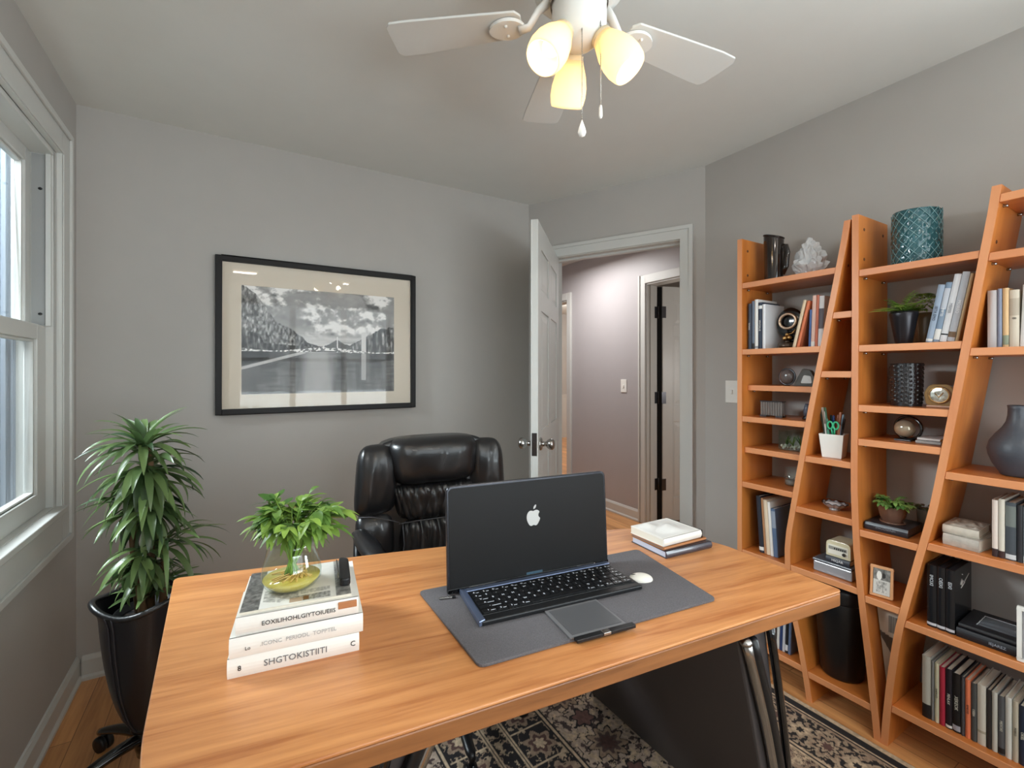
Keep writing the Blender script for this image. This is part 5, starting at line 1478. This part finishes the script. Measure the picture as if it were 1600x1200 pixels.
# fern in dark conical pot
r = thing('potted_fern', 'green fern in a tall black conical pot on the middle bookcase', 'plant', (2.005, YP(1411, 2.00), zB[1] + E3))
m = MB(); m.lathe([(.022, 0), (.024, .004), (.038, .090), (.041, .104), (.039, .112), (.036, .112), (.034, .10), (.001, .099)], seg=40, caps=False); m.lathe([(.001, 0), (.022, .0)], caps=False)
m.build('pot', mat('gunmetal_pot', (40, 38, 42), .28, metal=.5), r)
def frond(m, p, az, el, L_, w, dr, n=12, seedv=0):
    p = Vector(p); pos = p.copy(); side = Vector((-math.sin(az), math.cos(az), 0)); pts = [pos.copy()]
    for i in range(n):
        t = i / n; e = el - dr * t * 1.6
        d = Vector((math.cos(az) * math.cos(e), math.sin(az) * math.cos(e), math.sin(e)))
        pos = pos + d * L_ / n; pts.append(pos.copy())
        ww = w * math.sin(PI * (.12 + .85 * t))
        for s in (-1, 1): leaflet(m, pos, side * s + d * .5, (0, 0, 1), ww, ww * .38, .25, .1, 3)
    m.tube(pts, .0009, 4)
random.seed(21)
m = MB()
for k in range(20): frond(m, (0, 0, .104), 2 * PI * k * .618, R(random.uniform(30, 85)), random.uniform(.060, .095), .024, random.uniform(.35, .7))
for k in range(3): strap(m, (0, 0, .104), R(110 + 12 * k), R(22 + k * 5), .10 - .012 * k, .012, .35, 8)
m.build('fronds', leafmat('fern_leaf', (92, 136, 60), (166, 200, 92), .45), r)
m = MB(); random.seed(4)
r2 = thing('moss_plant', 'round mossy green plant in a brown glass jar behind the fern', 'plant', (2.112, YP(1443, 2.10), zB[1] + E3))
for k in range(220):
    a = random.uniform(0, 6.28); b = random.uniform(-.3, 1.4); rr = .041
    leaflet(m, (rr * .6 * math.cos(a) * math.cos(b), rr * .8 * math.sin(a) * math.cos(b), .140 + rr * .9 * math.sin(b)), (math.cos(a), math.sin(a), math.sin(b) + .2), (0, 0, 1), .020, .008, .5, .1, 3)
m.build('foliage', leafmat('moss_leaf', (104, 132, 58), (170, 188, 92), .5), r2)
m = MB(); m.lathe([(.030, 0), (.034, .005), (.036, .09), (.030, .112)], seg=28); m.build('jar', mat('brown_glass', (134, 112, 86), .12, trans=.4, coat=.4), r2)
# leaning books next to it
row(zB[1], 1446, 1.985, [
    (.017, .190, .14, (150, 166, 186), 10, 'IEITA EMO', (46, 52, 66), [(.02, .06, W_)], 'blue-grey lettered book, leftmost of the leaning books beside the fern'),
    (.015, .195, .14, (126, 146, 168), 10, 'IMPTEI', (236, 236, 236), [(.04, .22, W_), (.55, .9, (190, 196, 206))], 'blue and white banded book, second of the leaning books beside the fern'),
    (.017, .218, .15, (216, 218, 222), 10, 'MEIFEB', (140, 144, 150), [(.10, .12, K_)], 'tall white book in the middle of the leaning books beside the fern'),
    (.018, .222, .15, (186, 190, 198), 10, 'MOIREO', (236, 236, 238), [(.06, .14, (120, 96, 72))], 'silver grey book, fourth of the leaning books beside the fern'),
    (.008, .215, .13, (196, 168, 130), 10, None, None, None, 'thin tan book, last of the leaning books beside the fern'),
], 'leaning books beside the fern')
# black textured vase
r = thing('black_textured_vase', 'black cylinder vase with knobbly texture, third shelf of the middle bookcase', 'vase', (2.045, YP(1415, 2.04), zB[2] + E3))
def bv(u, v):
    a = 2 * PI * u
    k = .0034 * max(0, math.sin(24 * a + .7 * math.sin(9 * v))) * max(0, math.sin(62 * v + 2.5 * math.sin(7 * a) + 3.1 * (int(24 * a / PI) % 2))) if v > .06 else 0
    rad = .043 + .002 * v + k + (.0015 * math.sin(3 * a)) * v
    return (rad * math.cos(a), rad * math.sin(a), .150 * v + .002 * math.cos(a) * v)
m = MB(); m.grid(bv, 176, 90); m.lathe([(.043, 0), (.001, 0)], caps=False); m.lathe([(.040, .149), (.038, .02), (.001, .02)], caps=False); m.lathe([(.0415, .1495), (.044, .1500)], caps=False)
m.build('vase_body', mat('knobbly_black', (26, 25, 28), .28, coat=.3), r)
# gold glass clock
r = thing('amber_glass_ornament', 'amber and silver round glass ornament right of the black textured vase', 'ornament', (2.04, YP(1468, 2.03), zB[2] + E3))
m = MB(); m.prism(roundpoly([(-.036, .006), (-.042, .05), (-.026, .078), (.026, .078), (.042, .05), (.036, .006)], .012, 4), -.012, .014, 'x'); m.build('amber_body', mat('amber_glass', (186, 146, 92), .10, trans=.35, coat=.5), r, .004)
m = MB(); m.T = Matrix.Translation((-.013, -.002, .042)) @ Matrix.Rotation(R(-90), 4, 'Y'); m.lathe([(.029, 0), (.029, .003), (.024, .004), (.012, .0055), (.001, .004)], seg=32); fc = m.build('face', mat('silver_face', (196, 190, 176), .18, metal=.85, bump=.8, bscale=60), r)
m = MB(); m.tube([(-.0165, .026 * math.cos(a), .042 + .026 * math.sin(a)) for a in [2 * PI * k / 24 for k in range(25)]], .0022, 6); m.tube([(-.018, -.012, .05), (-.018, .0, .035), (-.018, .010, .048)], .0018, 6); m.build('tracery', M_gold, fc)
m = MB(); m.box((-.014, -.034, 0), (.016, .034, .007)); m.build('foot', mat('rose_wood_foot', (200, 160, 136), .4), r, .002)
m = MB(); m.tube([(-.035, .08, .012), (-.03, .05, .016), (-.028, .03, .0150)], .0012, 6); 
# orb with ring
r = thing('ringed_glass_orb', 'amber glass orb held in a tilted black ring, fourth shelf, middle bookcase', 'ornament', (2.045, YP(1415, 2.04), zB[3] + E3))
m = MB(); m.ball((0, .004, .042), .026, .031, .031); m.build('orb', mat('champagne_glass', (190, 176, 150), .05, trans=.3, coat=.8, metal=.3), r)
m = MB(); ring = [(.004 + .010 * math.cos(a), -.004 + .041 * math.cos(a), .045 + .040 * math.sin(a)) for a in [2 * PI * k / 40 for k in range(41)]]
m.tube(ring, .005, 10); m.build('ring', M_gloss, r)
m = MB(); m.box((-.022, -.02, 0), (.022, .028, .005)); m.build('foot', M_dsteel, r, .001)
flat_book('book', 'grey book lying under a white book beside the ringed glass orb', (1.995, YP(1430, 1.99), zB[3] + E3), R(-90), .066, .11, .011, bkmat((150, 146, 144)), group='flat books beside the ringed orb')
flat_book('book', 'white book lying on top of a grey book beside the ringed glass orb', (1.999, YP(1432, 1.99), zB[3] + .012), R(-90), .060, .105, .009, bkmat((206, 202, 200)), group='flat books beside the ringed orb')
# flat black book with herb in brown pot
bz = zB[4]
by0 = min(yat(L3, .74), yat(L3, .77)) - PT - .006
flat_book('book', 'black hardback lying flat under the brown plant pot', (1.982, by0, bz + E3), R(-88), min(.126, by0 - yat(L4, .77) - .010), .15, .028, bkmat((44, 43, 48), .3), page=mat('dark_pages', (84, 84, 90), .5), title='IMIOOIEAIH', tcol=(120, 120, 126), tsize=.011)
r = thing('potted_herb', 'leafy green plant in a glazed brown pot on the flat black book', 'plant', (2.045, YP(1394, 2.04), bz + .0295))
m = MB()
def sp(u, v, seg=6):
    a = 2 * PI * u; q = PI / seg; aa = (a % (2 * q)) - q; k = math.cos(q) / math.cos(aa); k = .5 + .5 * k
    rad = (.030 + .016 * v ** .6) * k
    return (rad * math.cos(a), rad * math.sin(a), .004 + .056 * v)
m.grid(sp, 60, 10); m.lathe([(.040, .060), (.036, .05), (.001, .05)], caps=False); m.lathe([(.038, 0), (.038, .005), (.030, .005)], caps=True)
m.build('pot', mat('brown_glaze', (104, 74, 60), .18, coat=.6, var=.25, vscale=30), r)
m = MB(); random.seed(8); ms = MB()
for k in range(26):
    a = 2 * PI * k * .618; el = random.uniform(.2, 1.3); L_ = random.uniform(.035, .066)
    tip = Vector((math.cos(a) * L_ * math.cos(el), math.sin(a) * L_ * math.cos(el) * 1.25, .056 + L_ * .6 * math.sin(el)))
    ms.tube([(0, 0, .05), tuple(tip * .6 + Vector((0, 0, .03))), tuple(tip)], .0010, 5)
    for j in range(8): leaflet(m, tip, (math.cos(a + j * .9), math.sin(a + j * .9), random.uniform(-.4, .5)), (0, 0, 1), random.uniform(.016, .024), .012, .4, .2, 4)
m.build('leaves', leafmat('herb_leaf', (80, 124, 62), (156, 190, 104), .4), r); ms.build('stems', M_stem, r)
r = thing('potted_herb', 'smaller reddish-leaved plant in a grey glass pot behind the brown pot', 'plant', (2.158, YP(1446, 2.15), bz + E3))
m = MB(); m.lathe([(.024, 0), (.028, .07), (.027, .075)], seg=24); m.build('pot', mat('grey_glass_pot', (150, 148, 140), .12, trans=.4), r)
m = MB()
for k in range(60):
    a = random.uniform(0, 6.28); leaflet(m, (.012 * math.cos(a), .016 * math.sin(a), .082), (math.cos(a), math.sin(a), random.uniform(0, 1)), (0, 0, 1), .024, .010, .5, .1, 3)
m.build('leaves', leafmat('red_green_leaf', (92, 62, 48), (108, 122, 66), .5), r)
# photo frame
pf = PZ(1372, 924, zB[5])
FWd, FHt = .066, .108
r = thing('photo_frame', 'small light wood photo frame leaning back on the middle bookcase shelf', 'photo frame', (1.985, min(yat(L3, z_) for z_ in (.5, .55, .6, .63)) - PT - .006 - FWd, zB[5] + .0022), 0, rot=(R(0), R(9), R(10)))
m = MB()
for (a, b) in (((0, 0), (FWd, .008)), ((0, FHt - .008), (FWd, FHt)), ((0, .008), (.008, FHt - .008)), ((FWd - .008, .008), (FWd, FHt - .008))): m.box((0, a[0], a[1]), (.010, b[0], b[1]))
m.build('frame', mat('pale_wood_frame', (212, 158, 112), .45), r, .0015)
def ph(u, v):
    g = .78 + 0 * u
    g = np.where(v > .55, .45 + .5 * (fbm(u * 8, v * 8, 3, 5) - .5), g)
    g = np.where(((u - .35) ** 2 * 1.3 + (v - .72) ** 2) < .03, .9, g)
    g = np.where(((u - .62) ** 2 + (v - .74) ** 2) < .012, .16, g)
    g = np.where((v < .5) & (v > .08) & (np.abs(u - .5) < .3), .66 + .6 * (fbm(u * 14, v * 16, 3, 15) - .5), g)
    g = np.clip(g, 0, 1); return np.stack([g, g, g * .97], -1)
painted('photo', FWd - .018, FHt - .018, 50, 74, ph, attrmat('small_photo', .4), r, Matrix.Translation((.004, FWd - .009, .009)) @ Matrix.Rotation(R(-90), 4, 'Z'))
m = MB(); m.box((.0045, .007, .007), (.0095, FWd - .007, FHt - .007)); m.build('backing', mat('backing_card', (120, 90, 64), .7), r)
m = MB(); m.T = Matrix.Translation((.012, FWd / 2, .07)) @ Matrix.Rotation(R(-32), 4, 'Y'); m.box((-.001, -.012, -.074), (.001, .012, 0)); m.build('easel_back', mat('backing_card', (120, 90, 64), .7), r)
# magazine in the V gap
zv = .215
yv0 = yat(L3, zv) - PT; 
r = thing('magazine', 'cream magazine with grey picture standing upright in the V-shaped bay', 'magazine', (2.03, 0, 0), 0)
zb_ = .20
yl, yr_ = yat(L3, zb_) - PT, yat(L4, zb_)
r.location = (2.03, (yl + yr_) / 2, 0)
def vm(u, v):
    g = .80 + .05 * (fbm(u * 6, v * 6, 3, 2) - .5)
    g = np.where((np.abs(u - .62) < .17) & (v > .74) & (v < .9), .50 + .4 * (fbm(u * 30, v * 2, 2, 3) - .5), g)
    g = np.where((np.abs(v - .62 + .25 * (u - .5)) < .09 - .16 * np.abs(u - .6)), .34, g)
    g = np.where((np.abs(u - .72) < .07) & (v > .28) & (v < .42), .58, g)
    c = np.stack([g, g * .97, g * .90], -1)
    c[(v < .10)] = (.47, .38, .30)
    return np.clip(c, 0, 1)
zlo = .225; zhi = .455
def yy(L_, z): return yat(L_, z) - r.location.y
# cut to the width between the sides so the sheet stands clear of both
bw = (yat(L3, zlo) - PT) - yat(L4, zlo)
m = MB()
pl = [(yy(L3, .08) - PT - .004, .08), (yy(L4, .08) + .004, .08), (yy(L4, .30) + .006, .30), (yy(L4, .44) + .016, .44), (yy(L4, .44) + .030, .455), (yy(L3, zhi) - PT - .010, .475)]
top_w = .085
yc_t = (yy(L3, .45) - PT + yy(L4, .45)) / 2
MB_ = MB(); yb0 = (yy(L3, .20) - PT + yy(L4, .20)) / 2
ymid = lambda z: (yy(L3, z) - PT + yy(L4, z)) / 2
hw = lambda z: max(.004, min(.045, ((yy(L3, z) - PT) - yy(L4, z)) / 2 - .004))
zs_ = [.10 + .36 * k / 14 for k in range(15)]
poly = [(ymid(z) + hw(z), z) for z in zs_][::-1] + [(ymid(z) - hw(z), z) for z in zs_]
MB_.prism(poly, .0, .010, 'x'); MB_.build('pages', mat('cream_mag', (206, 198, 182), .5), r, .001)
def vgrid(nx=44, ny=90):
    me = bpy.data.meshes.new('cover'); co = []; uu = []; 
    for j in range(ny):
        z = .10 + .36 * j / (ny - 1)
        for i in range(nx): co.append((-.0006, ymid(z) + hw(z) * (1 - 2 * i / (nx - 1)), z)); uu.append((.5 + (i / (nx - 1) - .5) * hw(z) / .045, j / (ny - 1)))
    fs = [(j * nx + i, j * nx + i + 1, (j + 1) * nx + i + 1, (j + 1) * nx + i) for j in range(ny - 1) for i in range(nx - 1)]
    me.from_pydata(co, [], fs); me.update()
    c = vm(np.array([p[0] for p in uu]), np.array([p[1] for p in uu])); lin = np.where(c <= .04045, c / 12.92, ((c + .055) / 1.055) ** 2.4)
    ca = me.color_attributes.new('Col', 'FLOAT_COLOR', 'POINT'); ca.data.foreach_set('color', np.hstack([lin, np.ones((len(c), 1))]).astype(np.float32).ravel())
    me.materials.append(attrmat('mag_cover', .4)); o = bpy.data.objects.new('cover', me); COL.objects.link(o); o.parent = r
vgrid()

# ------------------------------------------------------------------ bay C
row(zC[2], 1543, 1.990, [
    (.020, .175, .14, (176, 172, 172), 0, None, None, None, 'thick worn silver-grey book, leftmost on the upper shelf of the right bookcase'),
    (.010, .178, .14, (122, 130, 150), 0, None, None, None, 'thin blue-grey book second on the upper shelf of the right bookcase'),
    (.013, .178, .14, (206, 172, 126), 0, None, None, [(.04, .2, (130, 140, 118))], 'tan book with green foot band on the upper shelf of the right bookcase'),
    (.020, .170, .14, (200, 190, 172), 0, '8', (60, 56, 50), [(.55, .85, (176, 164, 146))], 'wide stone-coloured book on the upper shelf of the right bookcase'),
    (.018, .182, .14, (220, 220, 218), 2, None, None, None, 'white book right of the wide stone-coloured one, upper shelf, right bookcase'),
    (.016, .176, .14, (180, 182, 186), 2, None, None, None, 'light grey book at the right picture edge, upper shelf, right bookcase'),
    (.020, .182, .14, (120, 110, 104), 2, None, None, None, 'taupe book beyond the light grey book, upper shelf, right bookcase'),
], 'books on the upper shelf of the right bookcase')
# dark bottle vase
r = thing('bottle_vase', 'large matte charcoal bottle vase with narrow neck on the right bookcase', 'vase', (2.06, YP(1590, 2.05), zC[3] + E3))
m = MB(); m.lathe([(.034, 0), (.040, .002), (.043, .010), (.058, .035), (.067, .062), (.069, .080), (.064, .104), (.050, .128), (.036, .147), (.027, .166), (.0235, .185), (.0230, .206), (.0245, .216), (.0225, .217), (.0205, .206), (.020, .16)], seg=56)
m.build('vase_body', mat('charcoal_ceramic', (62, 66, 74), .42, bump=.3, bscale=140, spec=.6), r)
# stack of two old books, lying
fy0 = YP(1473, 1.985)
flat_book('book', 'worn grey paperback, lower of the two lying on the right bookcase', (1.988, fy0, zC[4] + E3), R(-96), .088, .135, .036, mat('worn_grey_cover', (176, 170, 160), .6, var=.35, vscale=60), page=mat('worn_pages', (212, 206, 192), .8, var=.1), group='worn books lying on the right bookcase')
b_ = flat_book('book', 'worn cream book with crumpled cover, upper of the two lying on the right bookcase', (1.992, fy0 + .002, zC[4] + .0375), R(-88), .086, .130, .026, mat('worn_cream_cover', (190, 182, 168), .6, var=.3, vscale=50), page=mat('worn_pages', (212, 206, 192), .8), group='worn books lying on the right bookcase')
m = MB()
def cr(u, v): return (.002 + .082 * u, .004 + .122 * v, .0264 + .010 * max(0, fb(u, v)))
def fb(u, v):
    e = min(u, 1 - u, v, 1 - v) * 5
    return (NZ.noise(Vector((u * 5, v * 6, 2))) + .35) * min(1, e)
m.grid(cr, 36, 44); m.build('crumpled_cover', mat('crumpled_paper', (168, 162, 152), .55, var=.6, vscale=90), b_)
row(zC[4], 1550, 1.985, [
    (.013, .172, .15, (214, 200, 190), 0, None, None, [(.0, .14, (50, 34, 36))], 'cream book with dark foot band, leftmost upright beside the two worn books'),
    (.013, .178, .15, (206, 200, 186), 0, None, None, [(.0, .12, (60, 40, 40))], 'ivory book second from the two worn books, right bookcase'),
    (.022, .172, .15, (70, 76, 82), 0, None, None, [(.02, .10, (200, 204, 206)), (.58, .94, (110, 116, 112))], 'dark grey picture-spine book beside the ivory book, right bookcase'),
    (.012, .168, .15, (40, 40, 44), 0, None, None, None, 'thin black book between grey and patterned books, right bookcase'),
    (.016, .165, .15, (120, 126, 132), 0, 'XOXEAXO', (30, 30, 34), [(.0, .12, (210, 212, 214))], 'silver patterned-spine book near the right picture edge, right bookcase'),
    (.018, .160, .15, (206, 168, 146), 0, None, None, None, 'salmon book at the right picture edge, middle shelf, right bookcase'),
    (.018, .168, .15, (90, 96, 110), 0, None, None, None, 'slate book beyond the salmon book, middle shelf, right bookcase'),
], 'upright books beside the two worn books')
# black binders
y_ = min(yat(L4, z_) for z_ in (.46, .5, .56, .62, .68)) - PT - .003
for k, (t, ti, lb) in enumerate(((.024, 'IMOXI', 'black binder with white spine print, leftmost of the three binders'), (.020, 'OEIXI', 'black binder in the middle of the three binders'), (.022, 'EIXI', 'black binder with white scribble on its side, rightmost of three'))):
    y_ -= t
    b_ = book(lb, (1.980, y_, zC[5]), t, .205, .155, (24, 25, 28), 0, None, group='three black binders on the right bookcase', cat='binder', name='binder', band=[(.03, .07, (190, 192, 198))], rough=.25, page=mat('binder_inside', (40, 40, 44), .6))
    put_text(b_, ti, .013, Matrix.Translation((-.0042, t / 2, .155)) @ Matrix.Rotation(R(-90), 4, 'Z') @ Matrix.Rotation(R(90), 4, 'X') @ Matrix.Rotation(R(-90), 4, 'Z'), bkmat((200, 204, 208)))
    if k == 2:
        m = MB(); pts = [(.050, -.0006, .150), (.062, -.0006, .166), (.060, -.0006, .146), (.072, -.0006, .160), (.080, -.0006, .150), (.095, -.0006, .156), (.128, -.0006, .170)]
        m.tube(pts, .0011, 5); m.tube([(.055, -.0006, .138), (.09, -.0006, .150)], .0010, 5); m.ball((.066, -.0006, .180), .0018); m.build('scribble', M_white, b_)
    y_ -= .0015
# lying black books with white-edged tablet
yq = y_ - .003
flat_book('book', 'large black book with blue-grey edge lying right of the three binders', (1.978, yq, zC[5] + E3), R(-88.5), .185, .175, .030, bkmat((30, 30, 34), .3), page=mat('slate_pages', (96, 106, 120), .5), title='IEJAREZ', tcol=(150, 158, 170), tsize=.011, group='black books lying right of the binders')
b_ = flat_book('book', 'black book with grey cloth flap lying on top of the large black book', (1.984, yq - .004, zC[5] + .0315), R(-88.5), .165, .155, .013, bkmat((34, 34, 38), .35), page=mat('dark_pages', (84, 84, 90), .5), group='black books lying right of the binders')
def flap(u, v): return (.035 + .110 * u, .030 + .090 * v, .0135 + .006 * math.sin(PI * u) * math.sin(PI * v) + .0008 * math.sin(20 * v))
m = MB(); m.grid(flap, 24, 20); m.build('cloth_flap', mat('grey_flap', (98, 102, 108), .45, bump=.6, bscale=200), b_)
m = MB(); m.tube([flap(0, k / 12) for k in range(13)] + [flap(k / 12, 1) for k in range(1, 13)], .0012, 6); m.build('flap_edge', mat('light_grey_edge', (190, 192, 196), .4), b_)
# white frame at the right edge
r = thing('white_photo_frame', 'white-edged frame standing right of the lying black books', 'photo frame', (1.962, YP(1589, 1.965) - .150, zC[5] + E3), 0)
m = MB(); H_ = .160
for (a, b) in (((0, 0), (.15, .010)), ((0, H_ - .010), (.15, H_)), ((0, .010), (.010, H_ - .010)), ((.140, .010), (.15, H_ - .010))): m.box((0, a[0], a[1]), (.012, b[0], b[1]))
m.build('frame', M_white, r, .001); MB().box((.005, .009, .009), (.010, .141, H_ - .009)).build('photo', mat('grey_photo', (150, 150, 152), .5, var=.4, vscale=20), r)
# bottom row of books
bt = [
 (.026, .205, (176, 174, 164), None, [(.0, .22, K_)], 'thick grey-white book with black foot, leftmost of the bottom row'),
 (.008, .198, (120, 120, 120), None, None, 'thin dark-edged book second from the left of the bottom row'),
 (.013, .195, (190, 186, 160), 'XHEXOZS', None, 'cream book with black spine lettering, third of the bottom row'),
 (.016, .190, (168, 40, 62), None, None, 'crimson book in the bottom row, left of the black lettered books'),
 (.018, .192, (30, 26, 34), 'PEHLAX', [(.02, .06, W_)], 'black book with silver lettering right of the crimson book'),
 (.022, .188, (20, 19, 21), 'XEKEOK', [(.03, .12, (160, 160, 170))], 'wide black book with speckled spine in the bottom row'),
 (.010, .186, (70, 70, 74), None, None, 'thin charcoal book left of the orange book, bottom row'),
 (.014, .184, (226, 124, 86), 'IEMEOSE', None, 'orange book in the middle of the bottom row'),
 (.015, .180, (74, 76, 76), 'OIEBA', None, 'dark grey patterned book right of the orange book, bottom row'),
 (.022, .186, (206, 200, 188), None, [(.2, .24, (170, 160, 140))], 'wide cream book right of the dark patterned book, bottom row'),
 (.012, .180, (44, 40, 40), None, None, 'dark brown book right of the wide cream book, bottom row'),
 (.014, .180, (196, 194, 186), None, None, 'pale grey book before the black lettered one, bottom row'),
 (.016, .176, (86, 88, 92), 'MEXOKI', [(.03, .12, K_)], 'slate lettered book in the right half of the bottom row'),
 (.016, .182, (214, 214, 208), None, None, 'plain white book in the right half of the bottom row'),
 (.014, .180, (190, 182, 164), 'FOEKO', None, 'beige lettered book right of the plain white one, bottom row'),
 (.016, .174, (36, 46, 66), 'OKIEL', None, 'navy lettered book near the right picture edge, bottom row'),
 (.014, .176, (150, 150, 152), None, None, 'mid grey book beside the navy book at the right picture edge, bottom row'),
 (.016, .180, (210, 208, 200), None, None, 'off-white book last in view of the bottom row'),
]
row(zC[6], 1441, 1.985, [(t * .86, h, .15, c, 0, ti, (40, 40, 42) if sum(c) > 380 else (214, 210, 196), bd, lb) for k, (t, h, c, ti, bd, lb) in enumerate(bt)], 'bottom row of books on the right bookcase')
